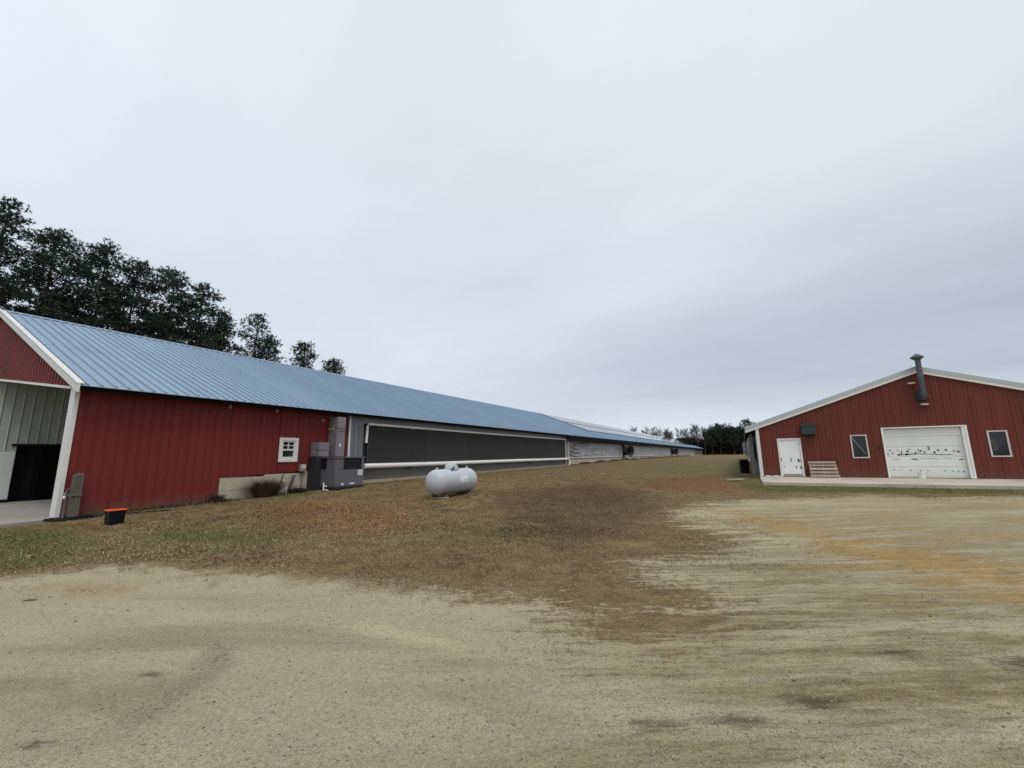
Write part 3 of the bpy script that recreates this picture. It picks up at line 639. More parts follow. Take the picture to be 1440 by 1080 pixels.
mb = MB(); mb.tube([(HX+0.09, 14.46, 2.42), (HX+0.09, 14.50, 3.20), (HX+0.09, 14.56, 3.265), (HX+0.09, 14.7, 3.28), (HX+0.09, 26, 3.24), (HX+0.09, 40.8, 3.24)], 0.062, 8); mb.lathe([(0.065, 0), (0.065, 0.12)], (HX+0.09, 14.46, 2.34), 'z', 8); part('header_pipe', mb, MT['pvc'], house, smooth=True)
for yy in (17.6, 22.3, 27.1, 32.4, 37.2):
    mb = MB(); mb.box(HX+0.03, HX+0.17, yy, yy+0.10, 3.18, 3.31); part('pipe_bracket', mb, MT['pvcold'], house, at=(HX, yy, 3.2))
    mb = MB(); mb.box(HX+0.02, HX+0.16, yy, yy+0.08, 1.02, 1.09); part('pipe_bracket', mb, MT['dark'], house, at=(HX, yy, 1.02))
mb = MB(); mb.box(HX+0.03, HX+0.10, 13.40, 13.49, 1.2, 3.60); part('downpipe', mb, MT['pvc'], house)
for a, b in ((13.6, 20.0), (20.02, 27.0), (27.02, 34.0), (34.02, 40.8)):
    mb = MB(); z0, z1 = (float(np.interp(t, [14, 40.5], [0.40, 0.52])) for t in (a, b))
    mb.hexa([(HX-0.03, a, z0-0.3), (HX+0.05, a, z0-0.3), (HX+0.05, b, z1-0.3), (HX-0.03, b, z1-0.3), (HX-0.03, a, z0+0.13), (HX+0.05, a, z0+0.13), (HX+0.05, b, z1+0.13), (HX-0.03, b, z1+0.13)]); part('base_board', mb, MT['board'], house, at=(HX, a, z0))
mb = MB(); mb.box(HX-0.02, HX+0.08, 40.95, 41.12, 0.5, 3.62); part('side_post', mb, MT['pvcold'], house, at=(HX, 41, .5))
mb = MB(); mb.box(HX-0.02, HX+0.08, 41.55, 41.75, 0.5, 3.62); part('side_post', mb, MT['pvcold'], house, at=(HX, 41.6, .5))
mb = MB(); mb.tube([(HX+0.13, 41.3, 1.22), (HX+0.13, 41.6, 1.15), (HX+0.13, 41.65, 0.4)], 0.13, 10); part('drain_pipe', mb, MT['pvc'], house, smooth=True)
# curtain-sided section
def curtain(y0, y1, swag):
    nyy, nzz = max(24, int((y1-y0)*7)), 44
    Y, Z = np.meshgrid(np.linspace(y0, y1, nyy), np.linspace(1.30, 3.40, nzz), indexing='ij')
    X = HX+0.02+0.05*(fbm(Y*1.0, Z*6, 1.0, 4)-0.5)*2+0.05*(fbm(Y+9, Z*1.3, 2.6, 3)-0.5)
    if swag:   # sagging folds: from the left edge they dip and sweep up to one point at the top
        t = np.clip((Y-y0)/7.5, 0, 0.999); e = t**2.6; lev = (Z-3.30*e)/(1-e)+0.55*np.sin(PI*t)*(1-e); lev = np.where(t < 0.99, lev, 0)
        w = np.sin((lev-1.3)*PI*2/0.44); fold = np.sign(w)*np.abs(w)**1.0
        X = X+0.15*np.maximum(fold, -0.3)*sm(0, 0.08, t)*(1-sm(0.78, 0.97, t))*(Z > 1.4)*np.where(lev > 1.25, 1, 0)
    n = np.arange(nyy*nzz).reshape(nyy, nzz)
    f = np.stack([n[:-1, :-1], n[1:, :-1], n[1:, 1:], n[:-1, 1:]], -1).reshape(-1, 4)
    me = npmesh('side_curtain', np.stack([X-HX, Y-y0, Z-1.3], -1).reshape(-1, 3), f, MT['curtain'], smooth=True)
    link('side_curtain', me, house, (HX, y0, 1.3))
for a, b, s in ((41.8, 64.0, True), (65.4, 90.0, False), (90.02, 112.0, False), (113.4, 140, False), (140.02, 170, False)): curtain(a, b, s)
mb = MB()
for a, b in ((41.8, 64.0), (65.4, 112.0), (113.4, 170)): mb.tube([(HX+0.08, a, 1.33), (HX+0.10, (a+b)/2, 1.30), (HX+0.08, b, 1.33)], 0.05, 6)
part('curtain_pipe', mb, MT['pvcold'], house, smooth=True)
for yy in (64.5, 112.6, 170.2):
    mb = MB(); mb.box(HX-0.03, HX+0.10, yy-0.35, yy+0.35, 0.6, 3.5); part('fan_bay', mb, MT['dark'], house, at=(HX, yy, .6))
    mb = MB(); mb.box(HX-0.03, HX+0.14, yy-0.50, yy-0.36, 0.6, 3.5); part('side_post', mb, MT['board'], house, at=(HX, yy-.4, .6))
mb = MB(); mb.box(HX-0.1, HX-0.04, 41.2, 204.8, 0.3, 3.9); part('sheathing', mb, MT['dark'], house, at=(HX, 41.2, 0))
y = 41.8
while y < 200:
    b = min(y+6, 204); mb = MB(); z = float(np.interp(y, [40, 62, 170], [.60, .80, .90]))
    mb.box(HX-0.03, HX+0.06, y, b-0.02, z-0.4, z+0.16); mb.box(HX-0.03, HX+0.035, y, b-0.02, z+0.16, 1.285); part('stem_wall', mb, MT['slab'], house, at=(HX, y, z)); y += 6
mb = MB(); mb.box(HX-0.03, HX+0.05, 170.6, 204.8, 0.9, 3.5); part('end_siding', mb, MT['galvd'], house)
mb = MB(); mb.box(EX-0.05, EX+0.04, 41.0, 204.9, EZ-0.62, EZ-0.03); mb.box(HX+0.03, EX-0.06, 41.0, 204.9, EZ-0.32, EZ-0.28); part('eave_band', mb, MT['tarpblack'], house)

# solar panels on the far roof
arr = thing('solar_array', (-22, 55.5, roofz(-22)), 'dark glass solar panels in rows on the far half of the blue roof', 'solar panels')
rows = [(-26.20, -24.40), (-24.38, -22.58), (-22.10, -20.50), (-20.48, -18.90)]
def panel_mb(xa, xb, w=1.98):
    za, zb = roofz(xa)+0.10, roofz(xb)+0.10; mb = MB()
    p = [(xa, 0, za), (xb, 0, zb), (xb, w, zb), (xa, w, za)]
    mb.hexa([(a, b, c) for a, b, c in p]+[(a, b, c+0.045) for a, b, c in p], 1); mb.mi[-5] = 0
    return mb
ab = wloc(arr); cnt = 0; rest = MB()
pm = [panel_mb(*r) for r in rows]; pms = [m_.mesh('solar_panel', [MT['solar'], MT['alu']]) for m_ in pm]
for k in range(73):
    for r in range(4):
        yy = 55.6+k*2.0; cnt += 1
        o = bpy.data.objects.new('solar_panel', pms[r]); COL.objects.link(o); o.parent = arr; o.location = Vector((0, yy, 0))-ab
mb = MB()
for x in (-26.1, -24.4, -22.1, -19.0): mb.box(x, x+0.05, 55.5, 201.7, roofz(x)+0.04, roofz(x)+0.09)
part('mounting_rail', mb, MT['alu'], arr)

# exhaust fan cones
def fan(yy, tilt, label):
    t = thing('exhaust_fan', (HX+0.10, yy, 2.2), label, 'fan', 'cone fans on the curtain wall')
    n = 20; ax = Vector((0.72, tilt, -0.05)).normalized(); ref = Vector((0, 0, 1)); r_ = ax.cross(ref).normalized(); u_ = r_.cross(ax)
    o = Vector((HX+0.12, yy, 2.2)); mb = MB(); ring = []
    for d, r in ((0, 0.62), (0.25, 0.62), (1.25, 0.82), (1.29, 0.86), (1.29, 0.80), (1.22, 0.78), (0.25, 0.58), (0.05, 0.58)):
        for j in range(n):
            a = 2*PI*j/n; mb.v.append(tuple(o+ax*d+(r_*math.cos(a)+u_*math.sin(a))*r))
    for k in range(7):
        for j in range(n):
            a, b = k*n+j, k*n+(j+1) % n; mb.f.append((a, b, b+n, a+n)); mb.mi.append(0)
    part('cone', mb, MT['fangrey'], t, smooth=True)
    mb = MB(); mb.tube([o+ax*0.12, o+ax*0.3], 0.10, 8)
    for j in range(6):
        a = 2*PI*j/6; d = r_*math.cos(a)+u_*math.sin(a); e = r_*math.cos(a+0.5)+u_*math.sin(a+0.5)
        mb.quad(o+ax*0.16+d*0.08, o+ax*0.24+e*0.08, o+ax*0.26+e*0.54, o+ax*0.14+d*0.54)
    part('blades', mb, MT['galv'], t)
    mb = MB(); mb.box(HX+0.10, HX+0.16, yy-0.75, yy+0.75, 1.45, 2.95); part('housing', mb, MT['dark'], t)
fan(65.0, -0.35, 'nearer cone exhaust fan jutting from the grey curtain wall')
fan(114.5, -0.35, 'farther cone exhaust fan near the end of the curtain wall')

# ------------------------------------------------------------------ air conditioner and ducts beside the house
ac = thing('air_conditioner', (-15.5, 12.45, 0.32), 'dark grey package air conditioner on the ground against the long shed', 'air conditioner')
ax0, ax1, ay0, ay1, az0, az1 = -16.05, -15.0, 11.70, 13.20, 0.44, 1.66; azm = 1.14
mb = MB(); mb.box(ax0, ax1, ay0, ay1, az0, azm); part('cabinet', mb, MT['hvac'], ac)
mb = MB()
for (x, y) in ((ax0+.05, ay0+.05), (ax1-.06, ay0+.06), (ax0+.05, ay1-.06), (ax1-.06, ay1-.06)): mb.box(x-0.05, x+0.06, y-0.06, y+0.06, azm, az1-0.04)
mb.box(ax1-0.06, ax1-0.005, ay0+0.12, ay0+0.42, azm, az1-0.04); mb.box(ax1-0.55, ax1-0.11, ay0+0.005, ay0+0.05, azm, az1-0.04)
part('corner_panel', mb, MT['hvac'], ac)
mb = MB(); mb.box(ax0+.1, ax1-0.05, ay0+0.06, ay1-0.06, azm+0.001, az1-0.042)
for j in range(7):
    z = azm+0.04+j*0.062; mb.box(ax1-0.05, ax1-0.012, ay0+0.425, ay1-0.12, z, z+0.016); mb.box(ax0+0.12, ax1-0.56, ay0+0.015, ay0+0.06, z, z+0.016)
part('coil_grille', mb, MT['hvacd'], ac)
mb = MB(); mb.box(ax0-0.03, ax1+0.035, ay0-0.035, ay1+0.035, az1-0.038, az1+0.012); part('top_cover', mb, MT['hvac'], ac)
mb = MB(); mb.box(ax0, ax1+0.015, ay0-0.012, ay1+0.012, az0-0.085, az0-0.002); mb.box(ax0+0.1, ax1-0.1, ay0+0.1, ay1-0.1, 0.2, az0-0.09); part('base_rail', mb, MT['hvacd'], ac)
mb = MB(); mb.box(ax1+0.001, ax1+0.006, 12.88, 13.14, 0.86, 1.10); part('rating_label', mb, MT['paper'], ac)
mb = MB()
for j in range(4):
    for w in range(2): mb.box(ax1+0.0065, ax1+0.008, 12.91+w*0.11, 12.98+w*0.12, 0.90+j*0.05, 0.918+j*0.05)
part('rating_print', mb, MT['ink'], ac)
mb = MB(); mb.box(ax1+0.001, ax1+0.006, 12.47, 12.72, 0.50, 0.56); part('warning_label', mb, MT['paper'], ac)
mb = MB(); mb.box(ax1+0.001, ax1+0.006, 12.05, 12.16, 0.50, 0.56); mb.box(ax1+0.001, ax1+0.006, 12.09, 12.12, 0.46, 0.499); part('gas_valve', mb, MT['paper'], ac)
mb = MB(); mb.box(ax1+0.001, ax1+0.004, ay0+0.02, ay1-0.02, azm-0.012, azm-0.002); part('panel_seam', mb, MT['hvacd'], ac)
mb = MB(); mb.tube([(-15.35, 11.62, 0.46), (-15.35, 11.50, 0.46), (-15.35, 11.46, 0.62), (-15.35, 11.46, 0.30)], 0.022, 8); mb.tube([(-15.35, 11.46, 0.34), (-15.05, 11.46, 0.32)], 0.022, 8); part('drain_pipe', mb, MT['pvc'], ac, smooth=True)
d1 = thing('low_air_duct', (-16.1, 11.6, 0.3), 'short mauve grey duct elbow left of the air conditioner', 'air duct')
mb = MB(); mb.box(HX+0.03, -15.84, 11.50, 11.98, 1.70, 2.30); part('elbow', mb, MT['duct'], d1)
mb = MB(); mb.box(HX+0.03, -15.86, 11.42, 11.66, 0.26, 1.69); part('return_box', mb, MT['hvacd'], d1)
mb = MB(); mb.box(HX+0.028, -15.82, 11.485, 11.99, 1.985, 2.015); part('seam_flange', mb, MT['duct'], d1)
mb = MB(); mb.box(-16.25, -16.16, 11.488, 11.499, 1.86, 1.96); part('label_tag', mb, MT['beige'], d1)
d2 = thing('tall_air_duct', (-16.1, 12.55, 1.66), 'tall mauve grey duct rising behind the air conditioner to the eave', 'air duct')
mb = MB(); mb.box(HX+0.03, -15.84, 12.33, 12.78, 1.70, 2.93); part('lower_section', mb, MT['duct'], d2)
mb = MB(); mb.box(HX+0.03, -15.83, 12.35, 12.78, 2.96, 3.45); part('upper_section', mb, MT['duct'], d2)
mb = MB(); mb.box(HX+0.03, -15.82, 12.32, 12.80, 2.932, 2.958); mb.box(-15.839, -15.825, 12.34, 12.77, 2.80, 2.83); part('seam_flange', mb, MT['hvac'], d2)
mb = MB(); mb.box(-15.839, -15.832, 12.50, 12.58, 2.12, 2.26); part('label_tag', mb, MT['paper'], d2)
mb = MB(); mb.box(HX+0.035, -16.0, 12.30, 12.329, 2.86, 2.98); part('strap', mb, MT['board'], d2)
lamp = thing('wall_lamp', (HX+0.06, 11.95, 3.25), 'small pale round lamp high on the red wall beside the tall duct', 'lamp')
mb = MB(); mb.lathe([(0.055, 0.0), (0.06, 0.03), (0.05, 0.05)], (HX+0.028, 11.95, 3.28), 'x', 10); part('base', mb, MT['beige'], lamp)
mb = MB(); mb.lathe([(0.045, 0.05), (0.06, 0.09), (0.055, 0.14), (0.02, 0.17)], (HX+0.028, 11.95, 3.28), 'x', 10); part('globe', mb, MT['beige'], lamp, smooth=True)
mt = thing('meter_box', (HX+0.03, 10.85, 1.2), 'small beige meter box on red wall right below the white window', 'meter box')
mb = MB(); mb.box(HX+0.026, HX+0.15, 11.02, 11.26, 1.09, 1.38); part('case', mb, MT['beige'], mt)
mb = MB(); mb.box(HX+0.151, HX+0.165, 11.04, 11.24, 1.20, 1.36); part('cover', mb, MT['whited'], mt)
mb = MB(); mb.tube([(HX+0.08, 11.14, 1.09), (HX+0.08, 11.14, 0.3)], 0.018, 6); part('conduit', mb, MT['galvd'], mt)
# ------------------------------------------------------------------ propane tank
def GZ1(x, y): return float(ground_z(x, y))
TX, TY, TR, TL = -9.2, 12.1, 0.42, 2.38
tz = GZ1(TX, TY)-0.02+0.46+TR*0.0+0.03+0.0
TZ = GZ1(TX, TY)+0.515
tank = thing('propane_tank', (TX, TY, GZ1(TX, TY)), 'silver grey propane tank lying on short legs in the dead grass', 'tank')
prof = []
for k in range(9):
    a = PI/2*k/8; prof.append((TR*math.sin(a)+0.001, -TL/2+0.30*(1-math.cos(a))*1.0))
prof += [(TR, -TL/2+0.34), (TR, 0), (TR, TL/2-0.34)]+[(r, -h) for r, h in prof[::-1]]
mb = MB(); mb.lathe(prof, (TX, TY, TZ), 'y', 32); part('vessel', mb, MT['tank'], tank, smooth=True)
mb = MB()
for yy in (-TL/2+0.33, TL/2-0.33): mb.lathe([(TR+0.001, -0.012), (TR+0.005, -0.006), (TR+0.005, 0.006), (TR+0.001, 0.012)], (TX, TY+yy, TZ), 'y', 32)
part('weld_seam', mb, MT['tank'], tank, smooth=True)
DY = TY-0.05
mb = MB(); mb.lathe([(0.19, TR-0.06), (0.19, TR+0.0)], (TX, DY, TZ), 'z', 20); part('collar', mb, MT['hvacd'], tank, smooth=True)
dome = MB(); dn = 14
for k in range(6):   # oval lid, lifted a little and open towards -Y
    a = PI/2*k/5; r = math.cos(a)**0.55; z = math.sin(a)
    for j in range(dn):
        t = 2*PI*j/dn; dome.v.append((TX+0.22*r*math.cos(t), DY+0.31*r*math.sin(t), TZ+TR-0.04+0.25*z+0.04*math.sin(t)*-1))
for k in range(5):
    for j in range(dn): dome.f.append((k*dn+j, k*dn+(j+1) % dn, (k+1)*dn+(j+1) % dn, (k+1)*dn+j)); dome.mi.append(0)
dome.f.append(tuple(5*dn+j for j in range(dn))); dome.mi.append(0)
part('lid', dome, MT['tank'], tank, smooth=True, label='oval hinged lid on top of the tank')
mb = MB(); mb.tube([(TX+0.22, DY-0.28, TZ+TR-0.05), (TX+0.235, DY-0.22, TZ+TR+0.03), (TX+0.20, DY-0.12, TZ+TR+0.07)], 0.022, 6); part('lid_hinge', mb, MT['black'], tank)
for yy in (-TL/2+0.32, TL/2-0.32):
    mb = MB(); mb.box(TX-0.012, TX+0.012, TY+yy-0.05, TY+yy+0.05, TZ+TR-0.02, TZ+TR+0.07); part('lifting_lug', mb, MT['tank'], tank)
    for sx_ in (-1, 1):
        mb = MB(); x = TX+sx_*0.26
        mb.hexa([(x-0.04, TY+yy*0.8-0.09, GZ1(TX, TY)-0.03), (x+0.04, TY+yy*0.8-0.09, GZ1(TX, TY)-0.03), (x+0.04, TY+yy*0.8+0.09, GZ1(TX, TY)-0.03), (x-0.04, TY+yy*0.8+0.09, GZ1(TX, TY)-0.03), (x-0.03-sx_*0.05, TY+yy*0.8-0.09, TZ-TR*0.72), (x+0.03-sx_*0.05, TY+yy*0.8-0.09, TZ-TR*0.72), (x+0.03-sx_*0.05, TY+yy*0.8+0.09, TZ-TR*0.72), (x-0.03-sx_*0.05, TY+yy*0.8+0.09, TZ-TR*0.72)])
        part('leg', mb, MT['rust'], tank)
mb = MB(); mb.box(TX-0.32, TX+0.32, TY-0.86, TY-0.60, GZ1(TX, TY)-0.1, GZ1(TX, TY)+0.02); part('foot_block', mb, MT['concrete'], tank)
mb = MB(); mb.box(TX-0.3, TX+0.3, TY+0.60, TY+0.86, GZ1(TX, TY)-0.1, GZ1(TX, TY)+0.03); part('foot_block', mb, MT['concrete'], tank)
def on_tank(a0, a1, y0, y1, r, n=4):
    mb = MB()
    for k in range(n):
        s, e = a0+(a1-a0)*k/n, a0+(a1-a0)*(k+1)/n
        P_ = lambda a, y: (TX+math.cos(a)*r, y, TZ+math.sin(a)*r)
        mb.quad(P_(s, y0), P_(s, y1), P_(e, y1), P_(e, y0))
    return mb
for (y0, y1) in ((12.02, 12.23), (12.245, 12.46)):
    part('warning_label', on_tank(-0.12, 0.40, y0, y1, TR+0.003), MT['paper'], tank)
ink = MB()
for a, y0, y1, t in ((0.24, 12.09, 12.15, 0.08), (0.05, 12.07, 12.17, 0.02), (-0.02, 12.08, 12.15, 0.02), (0.15, 12.28, 12.36, 0.02), (0.09, 12.28, 12.42, 0.018), (0.02, 12.29, 12.40, 0.018), (-0.05, 12.28, 12.39, 0.018)):
    m_ = on_tank(a, a+t, y0, y1, TR+0.0045, 1); i = len(ink.v); ink.v += m_.v; ink.f += [tuple(i+q_ for q_ in f) for f in m_.f]; ink.mi += m_.mi
part('label_print', ink, MT['ink'], tank)

# ------------------------------------------------------------------ hydrant post, hose, bin, pipes by the red wall
pz = 0.08; PX, PY = -16.10, 4.30
post = thing('hydrant_post', (PX, PY, pz), 'weathered grey timber post with water tap in front of the red wall', 'post')
for j, (y0, y1, zt, dx) in enumerate(((-0.095, -0.034, 1.17, 0.0), (-0.033, 0.031, 1.21, 0.010), (0.032, 0.095, 1.19, -0.006))):
    mb = MB(); mb.hexa([(PX-0.10, PY+y0, pz-0.1), (PX+0.10+dx, PY+y0, pz-0.1), (PX+0.10+dx, PY+y1, pz-0.1), (PX-0.10, PY+y1, pz-0.1), (PX-0.09, PY+y0+.005, pz+zt), (PX+0.085+dx, PY+y0+.005, pz+zt-.03), (PX+0.085+dx, PY+y1, pz+zt-.01), (PX-0.09, PY+y1, pz+zt+.02)])
    part('timber', mb, MT['oldwood'], post, at=(PX, PY+y0, pz))
mb = MB(); mb.tube([(PX+0.06, PY-0.19, pz-0.1), (PX+0.06, PY-0.19, pz+0.66), (PX+0.10, PY-0.20, pz+0.70), (PX+0.16, PY-0.24, pz+0.70), (PX+0.20, PY-0.26, pz+0.63)], 0.028, 8); part('standpipe', mb, MT['galvd'], post, smooth=True)
mb = MB(); mb.tube([(PX+0.06, PY-0.19, pz+0.70), (PX+0.06, PY-0.19, pz+0.80), (PX+0.02, PY-0.06, pz+0.83)], 0.018, 6); part('handle', mb, MT['ink'], post)
mb = MB(); mb.box(PX+0.115, PX+0.13, PY-0.21, PY+0.10, pz+0.62, pz+0.67); part('strap', mb, MT['galvd'], post)
mb = MB(); mb.lathe([(0.028, 0), (0.03, 0.05), (0.02, 0.06)], (PX+0.20, PY-0.26, pz+0.57), 'z', 8); part('nozzle', mb, MT['pvc'], post)
hs = MB(); pts = []
for k in range(120):
    t = k/119; a = t*2*PI*4.3; r = 0.36-0.14*t+0.03*math.sin(a*2.3)
    pts.append((PX+0.20+r*0.75*math.cos(a), PY-0.10+r*1.5*math.sin(a), pz+0.03+0.05*t+0.012*math.sin(a*3)))
pts = [(-15.2, 6.2, .145), (-15.4, 5.7, .14), (-15.7, 5.2, .125), (-15.75, 4.85, .12)]+pts
hs.tube(pts, 0.018, 6); solo('garden_hose', hs, MT['black'], (PX+0.2, PY, pz), 'black garden hose coiled on the ground at the foot of the timber post', 'hose', smooth=True)
bx_, by_ = -13.55, 4.38; bz_ = GZ1(bx_, by_)-0.01
bn = thing('storage_bin', (bx_, by_, bz_), 'small black bin with bright orange lid on the grass by the red wall', 'bin')
def frus(w0, w1, z0, z1): return [(bx_+a*w, by_+b*w*1.1, bz_+z) for w, z in ((w0, z0), (w1, z1)) for a, b in ((-1, -1), (1, -1), (1, 1), (-1, 1))]
mb = MB(); mb.hexa(frus(0.128, 0.142, 0, 0.335)); part('tub', mb, MT['black'], bn)
mb = MB(); mb.hexa(frus(0.150, 0.152, 0.31, 0.335)); part('rim', mb, MT['black'], bn)
mb = MB(); mb.hexa(frus(0.158, 0.150, 0.336, 0.360)); part('lid', mb, MT['orange'], bn)
mb = MB(); mb.bar((-16.25, 10.05, 0.2), (-16.30, 10.30, 0.98), 0.05, 0.04); solo('broken_stake', mb, MT['oldwood'], (-16.25, 10.05, 0.2), 'thin dark leaning stake right beside the dry bush', 'stake')
mb = MB(); mb.bar((-16.28, 10.52, 0.2), (-16.22, 10.62, 0.70), 0.09, 0.06); mb.bar((-16.22, 10.62, 0.69), (-16.28, 10.74, 0.95), 0.10, 0.07); solo('broken_stake', mb, MT['oldwood'], (-16.28, 10.6, 0.2), 'stubby dark bent stake below the meter box', 'stake')
mb = MB(); mb.tube([(-16.25, 10.44, 0.18), (-16.25, 10.44, 0.52)], 0.03, 8); solo('pipe_stub', mb, MT['pvc'], (-16.25, 10.44, 0.18), 'short white pipe stub rising from weeds at the foundation', 'pipe')
mb = MB(); mb.lathe([(0.055, -0.02), (0.07, 0.02), (0.06, 0.07), (0.03, 0.08)], (HX+0.02, 10.36, 0.74), 'x', 10); solo('foundation_vent', mb, MT['pvc'], (HX+0.02, 10.36, 0.74), 'small white round vent cap on the foundation under the window', 'vent')

# ------------------------------------------------------------------ red garage
GY_ = 26.6; GXL, GXR, GRX = 0.67, 14.61, 7.64; GS = 0.348; GTOP = 5.29
def gtop(x): return GTOP-GS*abs(x-GRX)
gar = thing('red_garage', (GXL, GY_, 0.3), 'red metal gabled garage with white overhead door and flue pipe', 'garage')
OPEN = [(1.60, 2.66, 0.0, 2.33), (5.97, 8.98, 0.0, 2.72), (4.74, 5.38, 1.27, 2.40), (9.59, 10.21, 1.28, 2.42)]
W_ = 0.305; x = GXL+0.02
while x < GXR:
    x1 = min(x+W_, GXR); cuts = sorted([x, x1]+[c for o in OPEN for c in o[:2] if x < c < x1])
    for a, b in zip(cuts[:-1], cuts[1:]):
        spans = [(0.315, None)]
        for (oa, ob, oz0, oz1) in OPEN:
            if a >= oa-1e-4 and b <= ob+1e-4: spans = [(oz1, None)]+([(0.315, oz0)] if oz0 > 0.4 else [])
        for z0, z1 in spans:
            mb = MB(); ta, tb = (gtop(a)+0.1, gtop(b)+0.1) if z1 is None else (z1, z1); e = 0.0015
            mb.hexa([(a, GY_, z0), (b-e, GY_, z0), (b-e, GY_+0.03, z0), (a, GY_+0.03, z0), (a, GY_, ta), (b-e, GY_, tb), (b-e, GY_+0.03, tb), (a, GY_+0.03, ta)])
            for o_, w in ((0.06, 0.022), (0.21, 0.014)):
                r0 = x+o_
                if r0-0.03 > a and r0+0.03 < b:
                    u_ = lambda xx: ta+(tb-ta)*(xx-a)/(b-a)
                    mb.hexa([(r0-0.03, GY_, z0), (r0-0.012, GY_-w, z0), (r0+0.012, GY_-w, z0), (r0+0.03, GY_, z0), (r0-0.03, GY_, u_(r0-0.03)), (r0-0.012, GY_-w, u_(r0-0.012)), (r0+0.012, GY_-w, u_(r0+0.012)), (r0+0.03, GY_, u_(r0+0.03))])
            part('siding_panel', mb, MT['redg'], gar, at=(a, GY_, z0))
    x = x1
mb = MB()
for s in (1, -1):    # rake trim: lower white fascia, upper grey lap
    xe = GRX-s*(GRX-0.15); zb = lambda xx: GTOP-GS*abs(xx-GRX)
    def lay(y0, y1, d0, d1, m):
        mb.hexa([(GRX, y0, zb(GRX)+d0), (xe, y0, zb(xe)+d0), (xe, y1, zb(xe)+d0), (GRX, y1, zb(GRX)+d0), (GRX, y0, zb(GRX)+d1), (xe, y0, zb(xe)+d1), (xe, y1, zb(xe)+d1), (GRX, y1, zb(GRX)+d1)], m)
    lay(GY_-0.09, GY_-0.024, 0.0, 0.14, 0); lay(GY_-0.105, GY_-0.02, 0.141, 0.325, 1)
part('rake_trim', mb, [MT['white'], MT['garroof']], gar)
mb = MB(); mb.box(GXL-0.02, GXL+0.14, GY_-0.045, GY_+0.03, 0.33, gtop(GXL)+0.05); mb.box(GXL-0.02, GXL+0.02, GY_+0.031, GY_+0.2, 0.33, gtop(GXL)+0.05); part('corner_trim', mb, MT['white'], gar)
y = GY_-0.06
gr_m = None
for k in range(70):
    for s in (1, -1):
        xe = GRX-s*(GRX-0.13); z1, z0 = GTOP+0.31, GTOP+0.31-GS*abs(xe-GRX)
        if gr_m is None or s not in gr_m:
            mb = MB(); L_ = [(0, 0), (0.10, 0), (0.13, 0.03), (0.17, 0.03), (0.20, 0), (0.55, 0), (0.58, 0.03), (0.62, 0.03), (0.65, 0), (0.9, 0)]
            for (a, ha), (b, hb) in zip(L_[:-1], L_[1:]): mb.quad((xe, a, z0+ha), (xe, b, z0+hb), (GRX, b, z1+hb), (GRX, a, z1+ha))
            mb.quad((xe, 0, z0-0.04), (GRX, 0, z1-0.04), (GRX, 0.9, z1-0.04), (xe, 0.9, z0-0.04)); mb.quad((xe, 0, z0-0.04), (xe, 0.9, z0-0.04), (xe, 0.9, z0), (xe, 0, z0))
            gr_m = dict(gr_m or {}); gr_m[s] = mb.mesh('roof_sheet', MT['garroof'])
        o = bpy.data.objects.new('roof_sheet', gr_m[s]); COL.objects.link(o); o.parent = gar; o.location = Vector((0, y, 0))-wloc(gar)
    y += 0.9
mb = MB(); mb.box(GXL, GXL+0.1, GY_+0.2, 89, 0.2, 3.0); mb.box(GXR-0.1, GXR, GY_+0.05, 89, 0.2, 3.0); mb.box(GXL+0.1, GXR-0.1, 88.9, 89, 0.2, 3.0); part('side_wall', mb, MT['galvd'], gar)
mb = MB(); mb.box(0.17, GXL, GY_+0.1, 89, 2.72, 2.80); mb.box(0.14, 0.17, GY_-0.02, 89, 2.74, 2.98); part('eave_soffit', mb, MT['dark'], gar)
# interior lining so the openings read dark
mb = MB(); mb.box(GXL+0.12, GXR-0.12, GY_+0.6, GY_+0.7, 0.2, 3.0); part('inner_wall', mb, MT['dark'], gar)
# white man door
dr = MB(); dr.box(1.68, 2.58, GY_+0.005, GY_+0.03, 0.36, 2.25); door = part('door', dr, MT['doorw'], gar, at=(1.68, GY_, 0.33), label='white side door with chipped black marks')
mb = MB(); mb.box(1.60, 1.675, GY_-0.04, GY_+0.04, 0.32, 2.33); mb.box(2.585, 2.66, GY_-0.04, GY_+0.04, 0.32, 2.33); mb.box(1.675, 2.585, GY_-0.038, GY_+0.04, 2.256, 2.33); part('door_frame', mb, MT['white'], door)
mb = MB(); mb.box(1.676, 2.584, GY_-0.03, GY_+0.03, 0.318, 0.354); part('threshold', mb, MT['galvd'], door)
mb = MB(); mb.tube([(2.50, GY_+0.005, 1.12), (2.50, GY_-0.05, 1.12), (2.44, GY_-0.055, 1.12)], 0.018, 6); part('handle', mb, MT['galvd'], door)
mb = MB(); mb.box(1.72, 2.54, GY_+0.001, GY_+0.0045, 0.38, 0.46); part('kick_scuff', mb, MT['stain2'], door)
rs_ = random.Random(3)
def blotch(cx, cz, w, h, y, n=9):
    mb = MB(); pts = []
    for j in range(n):
        a = 2*PI*j/n; k = 0.7+0.5*rs_.random(); pts.append((cx+math.cos(a)*w/2*k, y, cz+math.sin(a)*h/2*k))
    mb.poly(pts); i = len(mb.v); mb.v += [(p_[0], y+0.004, p_[2]) for p_ in pts]
    for j in range(n): mb.f.append((j, (j+1) % n, i+(j+1) % n, i+j)); mb.mi.append(0)
    return mb
